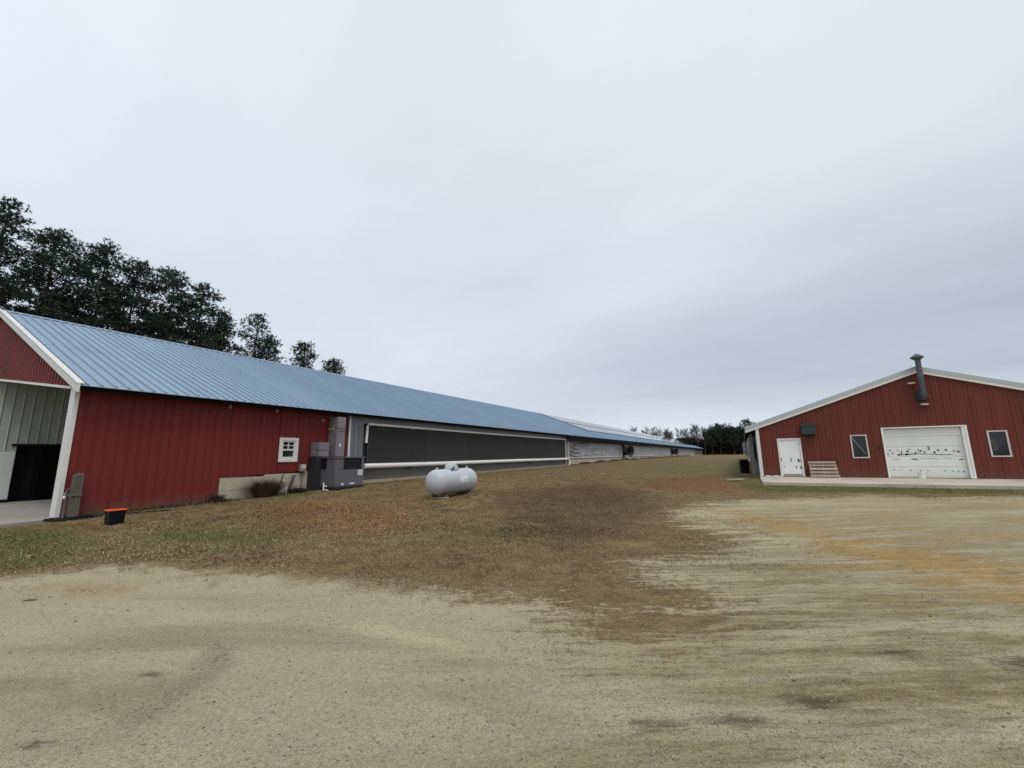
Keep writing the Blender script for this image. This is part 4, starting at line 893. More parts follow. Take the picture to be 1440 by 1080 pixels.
for (cx, cz, w, h) in ((1.70, 1.22, 0.05, 0.25), (2.13, 1.20, 0.05, 0.26), (2.45, 1.18, 0.06, 0.24), (2.52, 1.16, 0.07, 0.06), (2.33, 0.82, 0.05, 0.18), (2.53, 0.80, 0.06, 0.20), (1.80, 0.85, 0.04, 0.10)):
    part('paint_chip', blotch(cx, cz, w, h, GY_+0.0015), MT['stain'] if h > 0.12 or w > .06 else MT['stain2'], door)
# overhead door: five sections in a pale trim
GD0, GD1 = 6.06, 8.80
od = MB(); zs = [0.325, 0.82, 1.30, 1.78, 2.26, 2.655]
mb = MB(); mb.box(5.97, 6.045, GY_-0.05, GY_+0.05, 0.32, 2.72); mb.box(8.905, 8.98, GY_-0.05, GY_+0.05, 0.32, 2.72); mb.box(6.045, 8.905, GY_-0.048, GY_+0.05, 2.665, 2.72)
ohd = part('overhead_door', mb, MT['ohdoor'], gar, at=(5.97, GY_, 0.32), label='white sectional overhead door streaked with black mould')
mb = MB(); mb.box(8.81, 8.904, GY_-0.02, GY_+0.17, 0.33, 2.655); part('door_jamb', mb, MT['ohdoor'], ohd); mb = MB(); mb.box(6.046, 6.059, GY_+0.0, GY_+0.17, 0.33, 2.655); part('door_jamb', mb, MT['ohdoor'], ohd)
for z0, z1 in zip(zs[:-1], zs[1:]):
    mb = MB(); mb.box(GD0, GD1, GY_+0.14, GY_+0.18, z0+0.004, z1-0.004)
    n_ = 3
    for j in range(n_):
        za = z0+0.05+j*(z1-z0-0.06)/n_; mb.box(GD0+0.004, GD1-0.004, GY_+0.135, GY_+0.14, za, za+(z1-z0-0.06)/n_-0.03)
    part('door_section', mb, MT['ohdoor'], ohd, at=(GD0, GY_+0.14, z0))
ys_ = GY_+0.130
line = MB(); pts = []
for k in range(26):
    t = k/25; xx = GD0+0.40+t*1.95; zz = 1.385+0.035*math.sin(t*5.2)+0.05*t+0.006*rs_.random(); pts.append((xx, zz, 0.02*(0.5+rs_.random())*(1-0.5*t)))
for (a, za, wa), (b, zb_, wb) in zip(pts[:-1], pts[1:]): line.hexa([(a, ys_, za-wa), (b, ys_, zb_-wb), (b, ys_+0.006, zb_-wb), (a, ys_+0.006, za-wa), (a, ys_, za+wa), (b, ys_, zb_+wb), (b, ys_+0.006, zb_+wb), (a, ys_+0.006, za+wa)])
part('mould_streak', line, MT['stain'], ohd)
for (cx, cz, w, h, m_) in ((6.50, 1.62, .05, .07, 0), (6.53, 1.42, .07, .10, 0), (6.63, 1.50, .05, .26, 0), (6.80, 1.42, .10, .12, 0), (6.86, 1.56, .10, .10, 0), (6.92, 1.66, .05, .06, 0), (7.14, 1.50, .05, .10, 0), (7.25, 1.60, .05, .20, 1), (7.33, 1.57, .08, .07, 0), (7.45, 1.52, .07, .09, 0), (7.62, 1.68, .09, .22, 1), (7.80, 1.50, .08, .11, 0), (7.93, 1.61, .10, .07, 0), (8.20, 1.60, .12, .12, 1), (8.45, 1.56, .14, .06, 1), (6.22, 1.62, .10, .08, 1), (6.30, 1.48, .06, .12, 1), (8.60, 1.52, .12, .10, 1), (6.12, 1.44, .06, .1, 1),
                            (7.05, 1.19, .28, .05, 0), (8.66, 1.17, .22, .045, 0), (6.40, 1.20, .3, .03, 1), (7.6, 1.22, .7, .02, 1), (8.2, 1.23, .5, .02, 1), (6.25, 0.70, .06, .05, 0), (6.85, 0.67, .05, .07, 0), (7.20, 0.66, .05, .05, 0), (7.45, 0.65, .05, .05, 0), (8.02, 0.64, .07, .05, 1), (8.30, 0.64, .08, .05, 1), (8.48, 0.63, .07, .05, 1), (8.65, 0.62, .06, .06, 0), (6.5, 0.70, .05, .05, 1)):
    part('mould_spot', blotch(cx, cz, w, h, ys_), MT['stain2'] if m_ else MT['stain'], ohd)
# windows with a diagonal brace behind the glass
def gwin(x0, x1, z0, z1, diag, label):
    mb = MB(); t = 0.045
    mb.box(x0-0.01, x0+t, GY_-0.045, GY_+0.05, z0-0.01, z1+0.01); mb.box(x1-t, x1+0.01, GY_-0.045, GY_+0.05, z0-0.01, z1+0.01); mb.box(x0+t, x1-t, GY_-0.043, GY_+0.05, z0-0.01, z0+t); mb.box(x0+t, x1-t, GY_-0.043, GY_+0.05, z1-t, z1+0.01)
    w = part('window', mb, MT['trim'], gar, at=(x0, GY_, z0), label=label)
    mb = MB(); mb.box(x0+t, x1-t, GY_+0.012, GY_+0.018, z0+t, z1-t); part('pane', mb, MT['glass'], w)
    mb = MB(); a, b = ((x0+t+.01, z1-t-.05), (x1-t-.06, z0+t+.12)) if diag < 0 else ((x0+t+.08, z0+t+.1), (x1-t-.04, z1-t-.08)); mb.bar((a[0], GY_+0.004, a[1]), (b[0], GY_+0.004, b[1]), 0.010, 0.022 if diag < 0 else 0.016, upv=(0, 1, 0)); part('brace', mb, MT['whited'] if diag < 0 else MT['galvd'], w)
    if diag > 0:
        mb = MB()
        for j in range(7): mb.box(x0+0.10, x0+0.26, GY_+0.005, GY_+0.011, z0+0.3+j*0.07, z0+0.325+j*0.07)
        part('inner_blind', mb, MT['galvd'], w)
gwin(4.74, 5.38, 1.27, 2.40, -1, 'left window with a pale diagonal brace falling to the right')
gwin(9.59, 10.21, 1.28, 2.42, 1, 'right window with a dim brace rising to the right')
# vent hood, flue, lamps, switch box
mb = MB(); v = thing('vent_hood', (3.05, GY_, 2.5), 'dark green box vent high on the red wall over the white door', 'vent')
mb.hexa([(2.74, GY_-0.30, 2.52), (3.33, GY_-0.30, 2.52), (3.33, GY_-0.025, 2.42), (2.74, GY_-0.025, 2.42), (2.74, GY_-0.30, 2.98), (3.33, GY_-0.30, 2.98), (3.33, GY_-0.025, 3.08), (2.74, GY_-0.025, 3.08)]); part('hood', mb, MT['green'], v)
mb = MB(); mb.box(2.71, 3.36, GY_-0.325, GY_-0.30, 2.94, 3.0); mb.box(2.74, 3.33, GY_-0.315, GY_-0.302, 2.50, 2.54); part('rim', mb, MT['green'], v)
fl = thing('flue_pipe', (7.65, GY_-0.3, 4.05), 'grey stove flue pipe with conical cap rising past the garage ridge', 'flue pipe')
FX, FY = 7.66, GY_-0.36
mb = MB(); mb.tube([(FX, GY_-0.03, 4.07), (FX, FY+0.12, 4.07), (FX, FY+0.04, 4.10), (FX, FY, 4.18), (FX, FY, 4.30)], 0.128, 14); part('elbow', mb, MT['steelflue'], fl, smooth=True)
mb = MB(); mb.tube([(FX, FY, 4.30), (FX, FY, 5.02)], 0.118, 14); part('lower_pipe', mb, MT['steelflue'], fl, smooth=True)
mb = MB(); mb.tube([(FX, FY, 5.02), (FX, FY, 5.12), (FX+0.01, FY, 5.98)], [0.122, 0.108, 0.108], 14); part('upper_pipe', mb, MT['steelflue'], fl, smooth=True)
mb = MB(); mb.lathe([(0.14, 5.88), (0.25, 5.98), (0.26, 6.0), (0.10, 6.12), (0.02, 6.18)], (FX, FY, 0), 'z', 16); part('rain_cap', mb, MT['steelflue'], fl, smooth=True)
mb = MB(); mb.box(FX-0.24, FX+0.20, GY_-0.035, GY_-0.026, 3.92, 4.45); part('dark_wall_patch', mb, MT['matt_dark_grey'], fl)  # flat dark patch on the siding around the flue elbow
mb = MB(); mb.bar((FX, FY, 5.0), (FX, GY_-0.05, 5.0), 0.03, 0.03); part('stay', mb, MT['steelflue'], fl)
def flood(x, z, name, lab, ang):
    t = thing('floodlight', (x, GY_, z), lab, 'floodlight')
    mb = MB(); mb.box(x-0.05, x+0.05, GY_-0.07, GY_-0.023, z-0.04, z+0.04); part('bracket', mb, MT['beige'], t)
    mb = MB(); mb.hexa([(x-0.14, GY_-0.20, z-0.01), (x+0.14, GY_-0.20, z-0.01+ang), (x+0.14, GY_-0.07, z-0.03), (x-0.14, GY_-0.07, z-0.03), (x-0.14, GY_-0.20, z+0.05), (x+0.14, GY_-0.20, z+0.05+ang), (x+0.14, GY_-0.07, z+0.06), (x-0.14, GY_-0.07, z+0.06)]); part('head', mb, MT['beige'], t)
    mb = MB(); mb.hexa([(x-0.12, GY_-0.206, z), (x+0.12, GY_-0.206, z+ang), (x+0.12, GY_-0.201, z+ang), (x-0.12, GY_-0.201, z), (x-0.12, GY_-0.206, z+0.04), (x+0.12, GY_-0.206, z+0.04+ang), (x+0.12, GY_-0.201, z+0.04+ang), (x-0.12, GY_-0.201, z+0.04)]); part('lens', mb, MT['lens'], t)
flood(7.36, 4.78, 'a', 'beige bar lamp left of the flue near the garage ridge', 0.0)
flood(7.68, 3.74, 'b', 'white faced floodlight right below the flue elbow', -0.015)
mb = MB(); mb.box(5.80, 5.90, GY_-0.08, GY_-0.023, 1.73, 1.88); sb = thing('switch_box', (5.85, GY_, 1.8), 'tiny dark red switch box between left window and overhead door', 'box'); part('case', mb, MT['redg'], sb)
mb = MB(); mb.box(5.83, 5.87, GY_-0.095, GY_-0.081, 1.78, 1.84); part('button', mb, MT['dark'], sb)
# leaning pallet
pl = thing('wooden_pallet', (3.4, GY_-0.25, 0.32), 'pale wooden pallet leaning against the red wall beside the white door', 'pallet')
def lean(xx, s, d): return (xx, GY_-0.30+0.22*s/0.87-d*0.96, 0.315+s*0.965+d*0.25)
PX0, PX1 = 2.86, 4.02
def pbox(x0, x1, s0, s1, d0, d1):
    mb = MB(); mb.hexa([lean(x0, s0, d1), lean(x1, s0, d1), lean(x1, s0, d0), lean(x0, s0, d0), lean(x0, s1, d1), lean(x1, s1, d1), lean(x1, s1, d0), lean(x0, s1, d0)]); return mb
for j, (s0, s1, dx) in enumerate(((0.0, 0.125, 0.03), (0.185, 0.295, 0.01), (0.36, 0.475, 0.0), (0.54, 0.645, -0.02), (0.70, 0.80, -0.05))): part('deck_board', pbox(PX0+dx*0.4, PX1+dx, s0, s1, 0.10, 0.122), MT['pallet'], pl, at=lean(PX0, s0, 0.1))
for x0 in (PX0+0.01, (PX0+PX1)/2-0.02, PX1-0.10): part('stringer', pbox(x0, x0+0.04, 0.0, 0.80, 0.015, 0.0985), MT['pallet'], pl, at=lean(x0, 0, 0))
for (s0, s1) in ((0.0, 0.09), (0.36, 0.46), (0.71, 0.80)): part('back_board', pbox(PX0, PX1-0.03, s0, s1, -0.007, 0.0135), MT['pallet'], pl, at=lean(PX0, s0, 0))
bk = thing('plastic_bucket', (7.10, 26.30, 0.31), 'small white plastic bucket in front of the overhead door', 'bucket')
mb = MB(); mb.lathe([(0.12, 0.31), (0.15, 0.58), (0.16, 0.585), (0.16, 0.61), (0.145, 0.61), (0.13, 0.45)], (7.10, 26.30, 0), 'z', 16); part('pail', mb, MT['pvc'], bk, smooth=True)
mb = MB(); mb.tube([(7.10-0.165*math.cos(t), 26.30-0.13*math.sin(t)*0.9, 0.59-0.10*math.sin(t)) for t in [PI*k/8 for k in range(9)]], 0.006, 5); part('handle', mb, MT['galvd'], bk)
for i, (x, y, s) in enumerate(((0.98, 26.3, .12), (1.18, 26.35, .10), (1.34, 26.30, .13), (1.50, 26.36, .09))):
    mb = MB(); mb.lathe([(s*0.6, 0), (s, s*0.25), (s*0.8, s*0.6), (s*0.2, s*0.75)], (x, y, 0.305), 'z', 7)
    for k_ in range(len(mb.v)): vv = mb.v[k_]; mb.v[k_] = (vv[0]+rs_.uniform(-.02, .02), vv[1]+rs_.uniform(-.02, .02), vv[2])
    solo('white_stone', mb, MT['whited'], (x, y, 0.305), ('leftmost', 'second', 'third', 'rightmost')[i]+' of four pale rubble stones on the slab left of the white door', 'stone', 'rubble stones on the slab left of the white door')
# side of the garage building
n = 0
Yc, Zc = np.meshgrid(np.linspace(30.5, 62, 160), np.linspace(1.15, 2.55, 12), indexing='ij')
Xc = 0.30+0.06*np.sin(Yc*2.1)+0.05*(fbm(Yc, Zc*3, 1.5, 3)-0.5)*2
nn = np.arange(160*12).reshape(160, 12); ff = np.stack([nn[:-1, :-1], nn[1:, :-1], nn[1:, 1:], nn[:-1, 1:]], -1).reshape(-1, 4)
link('side_curtain', npmesh('side_curtain', np.stack([Xc-GXL, Yc-GY_, Zc-0.3], -1).reshape(-1, 3), ff, MT['curtaind'], smooth=True), gar, (GXL, GY_, 0.3))
for (x, y, w, m_) in ((0.46, 28.2, 0.10, 'galv'), (0.38, 30.2, 0.12, 'board'), (0.30, 44, 0.12, 'galvd')):
    mb = MB(); mb.box(x-w/2, x+w/2, y, y+w, 0.3, 2.72); part('side_post', mb, MT[m_], gar, at=(x, y, .3))
for j in range(7):
    mb = MB(); mb.box(-0.06, 0.10, 33.0, 33.7, 1.50+j*0.12, 1.57+j*0.12); part('shutter_slat', mb, MT['whited'], gar, at=(0, 33, 1.5+j*.12))
mb = MB(); mb.box(0.10, 0.16, 32.9, 33.8, 1.40, 2.4); part('shutter_frame', mb, MT['galvd'], gar)
dz_ = GZ1(-0.08, 33.2); mb = MB(); mb.lathe([(0.27, dz_-0.02), (0.29, dz_+0.04), (0.28, dz_+0.3), (0.29, dz_+0.32), (0.28, dz_+0.6), (0.29, dz_+0.62), (0.28, dz_+0.86), (0.29, dz_+0.9), (0.25, dz_+0.9)], (-0.08, 33.0, 0), 'z', 16)
solo('steel_drum', mb, MT['black'], (-0.08, 33.0, dz_), 'black drum standing under the eave beside the garage side wall', 'drum', smooth=True)
mb = MB(); mb.lathe([(0.10, 1.06), (0.13, 1.32), (0.135, 1.33), (0.11, 1.33)], (0.28, 31.2, 0), 'z', 12); mb.tube([(0.28, 31.2, 1.33), (0.36, 31.2, 1.6), (0.36, 31.2, 2.7)], 0.012, 5)
solo('hanging_pail', mb, MT['whited'], (0.28, 31.2, 1.06), 'small white pail hanging by the grey side curtain', 'pail')
for (x, y, l, w, a, m_, lab) in ((-0.30, 33.0, 1.25, 0.22, 0.45, 'board', 'pale loose plank on the grass farther from the camera beside the garage'), (-0.55, 24.6, 0.85, 0.16, 0.6, 'concrete', 'short grey plank on the grass nearer the slab corner')):
    z = GZ1(x, y); mb = MB(); d = Vector((math.cos(a), math.sin(a), 0)); mb.bar(Vector((x, y, z+0.05))-d*l/2, Vector((x, y, z+0.07))+d*l/2, w, 0.05); solo('loose_plank', mb, MT[m_], (x, y, z), lab, 'plank')

# ------------------------------------------------------------------ trees
def gn(n):
    return np.clip(rng.normal(size=(n, 3)), -1.7, 1.7)
def unit(n):
    v = rng.normal(size=(n, 3)); return v/np.linalg.norm(v, axis=1, keepdims=True)
def tufts(C, size, per, col, upb=0.35, wid=0.16):
    """needle tufts: `per` thin triangles fanned out from every centre"""
    N = len(C); d = unit(N*per); d[:, 2] += upb; d /= np.linalg.norm(d, axis=1, keepdims=True)
    c = np.repeat(C, per, 0); s = np.repeat(size, per)[:, None]*rng.uniform(0.6, 1.2, (N*per, 1))
    sd_ = np.cross(d, unit(N*per)); sd_ /= np.linalg.norm(sd_, axis=1, keepdims=True)+1e-9
    v = np.stack([c-sd_*s*wid, c+sd_*s*wid, c+d*s], 1).reshape(-1, 3)
    f = np.arange(len(v)).reshape(-1, 3)
    tint = np.array(col)*np.repeat(rng.uniform(0.6, 1.5, (N, 1)), per, 0)*rng.uniform(0.8, 1.2, (N*per, 1))
    return v, f, tint
def pine(x, y, h, r, base, label, n=620, group=None, size=0.42, lean_=0.0, dens=1.0):
    z0 = float(gz(x, y)); t = thing('pine_tree', (x, y, z0), label, 'pine tree', group)
    mb = MB(); pts = []; H = h-z0
    for k in range(9): s = k/8; pts.append((x+lean_*s*s+0.15*math.sin(s*5+x), y+0.15*math.cos(s*4+y), z0-0.2+H*0.97*s))
    mb.tube(pts, [0.26*(1-0.9*k/8)+0.02 for k in range(9)], 7); part('trunk', mb, MT['bark'], t, smooth=True)
    lb = MB(); C = []; S = []
    nl = 44
    for k in range(nl):
        u = (k+rng.random())/nl; s = base+(0.97-base)*u
        prof = r*max(0.12, math.sin(PI*(0.16+0.80*u)))**0.75*rng.uniform(0.55, 1.12)
        a = k*2.4+rng.uniform(-.5, .5); p0 = Vector((x+lean_*s*s, y, z0+H*s)); dz = prof*rng.uniform(0.05, 0.55)+0.2
        p1 = p0+Vector((math.cos(a)*prof*0.55, math.sin(a)*prof*0.55, dz*0.35)); p2 = p0+Vector((math.cos(a)*prof, math.sin(a)*prof, dz))
        lb.tube([p0, p1, p2], [0.07*(1-u)+0.025, 0.05*(1-u)+0.02, 0.012], 4, cap=False)
        m_ = max(4, int(n/nl*(0.35+prof/r)*dens))
        for cl in range(3):      # foliage pads along the limb
            tt = (1.0, 0.78, 0.52)[cl]*rng.uniform(0.9, 1.05); cc = np.array(p0)*(1-tt)+np.array(p2)*tt+rng.normal(size=3)*0.14; mm = m_*(0.5, 0.3, 0.2)[cl]
            mm = int(mm)+1; rad = rng.uniform(0.34, 0.58)
            C.append(cc+gn(mm)*np.array([rad, rad, rad*0.62])*(r/2.3)**0.7); S.append(np.full(mm, size)*rng.uniform(0.7, 1.2, mm))
    C = np.concatenate(C); S = np.concatenate(S)
    part('limbs', lb, MT['bark'], t)
    v, f, ti = tufts(C, S, 11, (0.034, 0.046, 0.031), wid=0.13); me = npmesh('crown', v-np.array([x, y, z0]), f, MT['leaf'], ti)
    link('crown', me, t, (x, y, z0))
    return t
PINES = [(-60, 8.0, 27.0, 2.5, .50, 'tallest pine at the far left of the row behind the blue roof'),
 (-61, 4.4, 28.0, 2.6, .52, 'pine at the left picture edge rising beyond the gable peak'),
 (-60, 11.6, 25.5, 2.6, .54, 'pine with open lower limbs second from the left of the row'),
 (-60, 15.2, 25.8, 2.3, .52, 'pine with ragged pointed top in the middle of the row'),
 (-60.5, 18.4, 25.3, 2.5, .50, 'round topped pine right of the one with the ragged top'),
 (-60, 21.6, 25.5, 2.4, .50, 'pine with flat shoulders in the right half of the row'),
 (-60, 25.0, 24.6, 2.6, .48, 'bushy pine near the right end of the dense row'),
 (-60.5, 28.0, 21.8, 2.0, .45, 'last pine of the dense row, sloping down to the gap'),
 (-60, 32.2, 23.0, 2.3, .62, 'thin see through pine standing alone right of the dense row'),
 (-61, 34.6, 20.0, 1.6, .66, 'small loose pine leaning beside the lone thin pine'),
 (-60, 39.6, 20.3, 1.9, .66, 'small rounded pine top second from the right above the roof'),
 (-60, 45.2, 18.5, 1.6, .70, 'rightmost small pine top above the blue roof')]
for i, (x, y, h, r, b, lab) in enumerate(PINES): pine(x, y, h, r, b, lab, group='pines behind the long shed', n=2300 if i < 8 else 800, size=0.33, dens=1.0 if i != 8 else 0.8)
for x, y, h, lab in ((-66, 7.6, 23.0, 'shorter pine at the left end of the back rank'), (-66, 13.4, 21.0, 'shorter back rank pine showing between the ragged and open limbed pines'), (-67, 18.0, 21.6, 'shorter back rank pine behind the round topped pine'), (-66, 23.0, 21.4, 'shorter back rank pine behind the flat shouldered pine'), (-67, 28.0, 21.2, 'shorter pine at the right end of the back rank')):
    pine(x, y, h, 3.0, .35, lab, n=2000, group='back rank of pines')
# far woodline
def bare(x, y, h, label):
    z0 = float(gz(x, y)); t = thing('bare_tree', (x, y, z0), label, 'bare tree', 'bare trees of the far woodline')
    mb = MB(); mb.tube([(x, y, z0-0.2), (x+0.2, y, z0+h*0.4), (x+rng.uniform(-.4, .4), y, z0+h*0.8)], [0.22, 0.15, 0.04], 5); part('trunk', mb, MT['bbark'], t)
    V = []; N0 = 620
    # twigs: thin blades growing outward from branch lines inside a rounded crown
    for k in range(34):
        s = rng.uniform(0.28, 0.85); a = rng.uniform(0, 2*PI); L = h*rng.uniform(0.16, 0.34)*(1.1-s*0.5)
        p0 = np.array([x, y, z0+h*s]); d = np.array([math.cos(a)*0.62, math.sin(a)*0.62, rng.uniform(0.5, 1.1)]); d /= np.linalg.norm(d); p1 = p0+d*L
        for (q0, q1, w) in ((p0, p1, 0.05),): V.append([q0-[w, 0, 0], q0+[w, 0, 0], q1])
        for j in range(30):
            u = rng.uniform(0.25, 1.0); q0 = p0+(p1-p0)*u; e = d+rng.normal(size=3)*0.55; e[2] += 0.25; e /= np.linalg.norm(e); q1 = q0+e*h*rng.uniform(0.05, 0.12); w = 0.038
            V.append([q0-[w, 0, 0], q0+[w, 0, 0], q1])
    v = np.array(V).reshape(-1, 3); f = np.arange(len(v)).reshape(-1, 3)
    link('crown', npmesh('crown', v-np.array([x, y, z0]), f, MT['bbark']), t, (x, y, z0))
for i in range(64):
    x = -100+i*1.9+rng.uniform(-1.2, 1.2); y = 226+rng.uniform(-7, 16); h = rng.uniform(11.5, 15.8)
    bare(x, y, h, 'bare grey tree of the far woodline whose twigs show over the solar roof' if x < -36 else 'bare grey tree of the far woodline between shed end and evergreens' if x < -15 else 'bare grey tree of the far woodline standing among or behind the evergreens')
for (x, y, h, r, lab) in ((-13.2, 221, 12.8, 3.0, 'dark evergreen nearest the shed end in the far woodline'), (-9.6, 222, 15.4, 3.0, 'tallest round topped evergreen in the gap between the buildings'), (-6.6, 224, 13.4, 2.8, 'evergreen right of the tallest one in the gap between buildings'), (-4.0, 221, 13.6, 2.8, 'evergreen in the right half of the gap between buildings'), (-1.2, 224, 14.0, 2.8, 'evergreen just left of the garage eave in the far woodline'), (2.5, 228, 17.5, 3.2, 'tall evergreen peeping over the garage eave corner')):
    pine(x, y, h, r, .3, lab, n=420, group='evergreens of the far woodline', size=0.75)
# dense undergrowth of the wood: one mass
n = 34000
x = rng.uniform(-105, 32, n); y = 228+rng.uniform(-6, 22, n); top = 7.0+3.6*fbm(x, y*0, 0.12, 3)
top = top+np.where(x > -17, 3.4, 0); z = 0.2+rng.uniform(0, 1, n)**1.35*top
v, f, ti = tufts(np.stack([x, y, z], 1), np.full(n, 1.0), 5, (0.019, 0.018, 0.017), 0.2, 0.30)
o = link('woodland_thicket', npmesh('woodland_thicket', v, f, MT['leaf'], ti)); o['kind'] = 'stuff'

# ------------------------------------------------------------------ loose matter on the ground
def scatter(n, x0, x1, y0, y1, power=1.0):
    """points denser near the camera"""
    x = rng.uniform(x0, x1, n*4); y = rng.uniform(y0, y1, n*4); d = np.hypot(x, y)
    keep = rng.random(n*4) < np.minimum(1, (2.5/np.maximum(d, 1.0))**power); x, y = x[keep], y[keep]
    return x[:n], y[:n]
# stones on the gravel
def stones(n, smin, smax, region, name, cols, pw=1.6, mask=None):
    x, y = scatter(n, *region, power=pw); k = veg_sd(x, y)+(fbm(x, y, 2.2, 3)-0.5)*1.2 < -0.05
    if mask is not None: k &= mask(x, y)
    x, y = x[k], y[k]; z = ground_z(x, y); N = len(x)
    s = smin+(smax-smin)*rng.random(N)**3.2
    base = np.array([[1, 0, 0], [0, 1, 0], [-1, 0, 0], [0, -1, 0], [0, 0, 0.75], [0, 0, -0.5]], float)
    v = base[None]*rng.uniform(0.6, 1.25, (N, 6, 1)); a = rng.uniform(0, 2*PI, N); ca, sa = np.cos(a), np.sin(a)
    vx = v[..., 0]*ca[:, None]-v[..., 1]*sa[:, None]; vy = v[..., 0]*sa[:, None]+v[..., 1]*ca[:, None]
    v = np.stack([vx*1.25, vy, v[..., 2]*0.8], -1)*s[:, None, None]+np.stack([x, y, z+s*0.12], -1)[:, None]
    fb = np.array([[0, 1, 4], [1, 2, 4], [2, 3, 4], [3, 0, 4], [1, 0, 5], [2, 1, 5], [3, 2, 5], [0, 3, 5]])
    f = (fb[None]+6*np.arange(N)[:, None, None]).reshape(-1, 3)
    c = np.array(cols)[rng.integers(0, len(cols), N)]*rng.uniform(0.75, 1.2, (N, 1))
    o = link(name, npmesh(name, v.reshape(-1, 3), f, MT['rock'], np.repeat(c, 8, 0))); o['kind'] = 'stuff'
GC = [(0.36, 0.32, 0.25), (0.31, 0.28, 0.22), (0.40, 0.36, 0.28), (0.26, 0.235, 0.19), (0.32, 0.28, 0.20), (0.20, 0.18, 0.15)]
stones(70000, 0.002, 0.0095, (-9.5, 6, 0.3, 9), 'gravel', GC, 1.9)
stones(420, 0.006, 0.015, (-9.5, 5, 0.4, 8), 'pebbles', [(0.20, 0.17, 0.13), (0.13, 0.11, 0.085), (0.30, 0.27, 0.23), (0.10, 0.08, 0.06)], 1.2)
stones(3500, 0.003, 0.012, (-4.5, -3.2, 1.1, 2.4), 'crushed_stone', [(0.27, 0.22, 0.145), (0.34, 0.28, 0.19), (0.19, 0.155, 0.105), (0.42, 0.35, 0.24)], 0.0, lambda x, y: sdf(POLY['greygravel'], x, y)+(fbm(x, y, 6, 3)-0.5)*0.3 > 0)
# dead grass blades, lying and half lying
def blades(N, region, name, pal, lmin, lmax, wid, lift, cond, pw):
    x, y = scatter(N, *region, power=pw); k = cond(x, y); x, y = x[k], y[k]; z = ground_z(x, y); n = len(x)
    a = rng.uniform(0, 2*PI, n); L = rng.uniform(lmin, lmax, n)*np.clip(np.hypot(x, y)/8, 0.35, 1.15); e = rng.uniform(lift[0], lift[1], n)
    d = np.stack([np.cos(a)*np.cos(e), np.sin(a)*np.cos(e), np.sin(e)], -1); p = np.stack([x, y, z+0.002], -1)
    sd_ = np.stack([-np.sin(a), np.cos(a), np.zeros(n)], -1)*(wid*rng.uniform(0.6, 1.4, n)*np.clip(np.hypot(x, y)/8, 0.4, 1.3))[:, None]
    bend = np.stack([np.zeros(n), np.zeros(n), -L*0.18*np.cos(e)], -1)
    m_ = p+d*(L*0.55)[:, None]-bend*0.35; t = p+d*L[:, None]+bend
    t[:, 2] = np.maximum(t[:, 2], z+0.003)
    v = np.stack([p-sd_, p+sd_, m_+sd_*0.8, m_-sd_*0.8, t], 1).reshape(-1, 3)
    b = 5*np.arange(n)[:, None]; f = np.concatenate([b+np.array([[0, 1, 2]]), b+np.array([[0, 2, 3]]), b+np.array([[3, 2, 4]])], 1).reshape(-1, 3)
    c = np.array(pal)[rng.integers(0, len(pal), n)]*rng.uniform(0.7, 1.3, (n, 1))*(0.75+0.5*fbm(x, y, 1.1, 3))[:, None]*(0.62+0.9*fbm(x+5, y, 0.33, 3))[:, None]
    if name in ('dead_grass', 'leaf_litter', 'short_dead_grass', 'stray_grass'):     # the turf differs in kind from patch to patch
        for kk, mul in (('tan', (1.25, 1.0, 0.78)), ('dark', (0.80, 0.76, 0.78)), ('red', (1.15, 0.86, 0.74)), ('green3', (0.85, 1.08, 0.7)), ('green2', (0.85, 1.08, 0.7))):
            w_ = sm(-0.8, 0.8, sdf(POLY[kk], x, y)+(fbm(x, y, 1.3, 3)-0.5)*2.5)[:, None]; c = c*(1-w_+w_*np.array(mul))
        yl = sm(0.52, 0.66, fbm(x-3, y*1.3, 0.8, 3))[:, None]; c = c*(1-yl*0.5)+np.array((0.27, 0.205, 0.10))*yl*0.5
    o = link(name, npmesh(name, v, f, MT['tint'], np.repeat(c, 3, 0))); o['kind'] = 'stuff'
patch = lambda x, y: fbm(x*0.6, y, 1.3, 4)
vegc = lambda x, y: (veg_sd(x, y)+(fbm(x, y, 2.2, 3)-0.5)*1.4+sm(-4, -0.5, x)*(patch(x, y)-0.5)*4.5 > 0.05) & (x > -16.3) & ~((x > 0.4) & (y > 22.3)) 
BR = [(0.19, 0.132, 0.072), (0.125, 0.084, 0.048), (0.24, 0.175, 0.098), (0.085, 0.058, 0.035), (0.29, 0.225, 0.135)]
blades(190000, (-16.4, 12, 0.5, 30), 'dead_grass', BR, 0.025, 0.075, 0.0040, (0.03, 0.75), vegc, 0.9)
blades(130000, (-12.5, 2.5, 1.0, 9), 'short_dead_grass', [(0.22, 0.155, 0.085), (0.15, 0.10, 0.055), (0.29, 0.215, 0.125), (0.10, 0.07, 0.04), (0.34, 0.27, 0.165)], 0.022, 0.06, 0.0035, (0.0, 0.6), lambda x, y: (veg_sd(x, y)+(fbm(x*0.8, y*1.4, 2.0, 4)-0.5)*1.5 > 0.0) & ((green_sd(x, y) < -0.1) | (rng.random(len(x)) < 0.25)), 0.25)
blades(26000, (-10, 3, 1.0, 14), 'stray_grass', [(0.20, 0.145, 0.08), (0.14, 0.095, 0.052), (0.28, 0.21, 0.12), (0.10, 0.07, 0.04)], 0.022, 0.06, 0.0034, (0.0, 0.5), lambda x, y: (veg_sd(x, y) > -1.3-1.2*sm(-3, 0, x)) & (veg_sd(x, y) < 0.5) & (fbm(x*0.7-y*0.3, y*1.3, 1.9, 4) > 0.50), 0.3)
litc = lambda x, y: vegc(x, y) & (green_sd(x, y) < -0.2) & (x < -3.5+1.5*(fbm(x, y, 1, 2)-.5)) & (fbm(x, y, 0.6, 3) > 0.36)
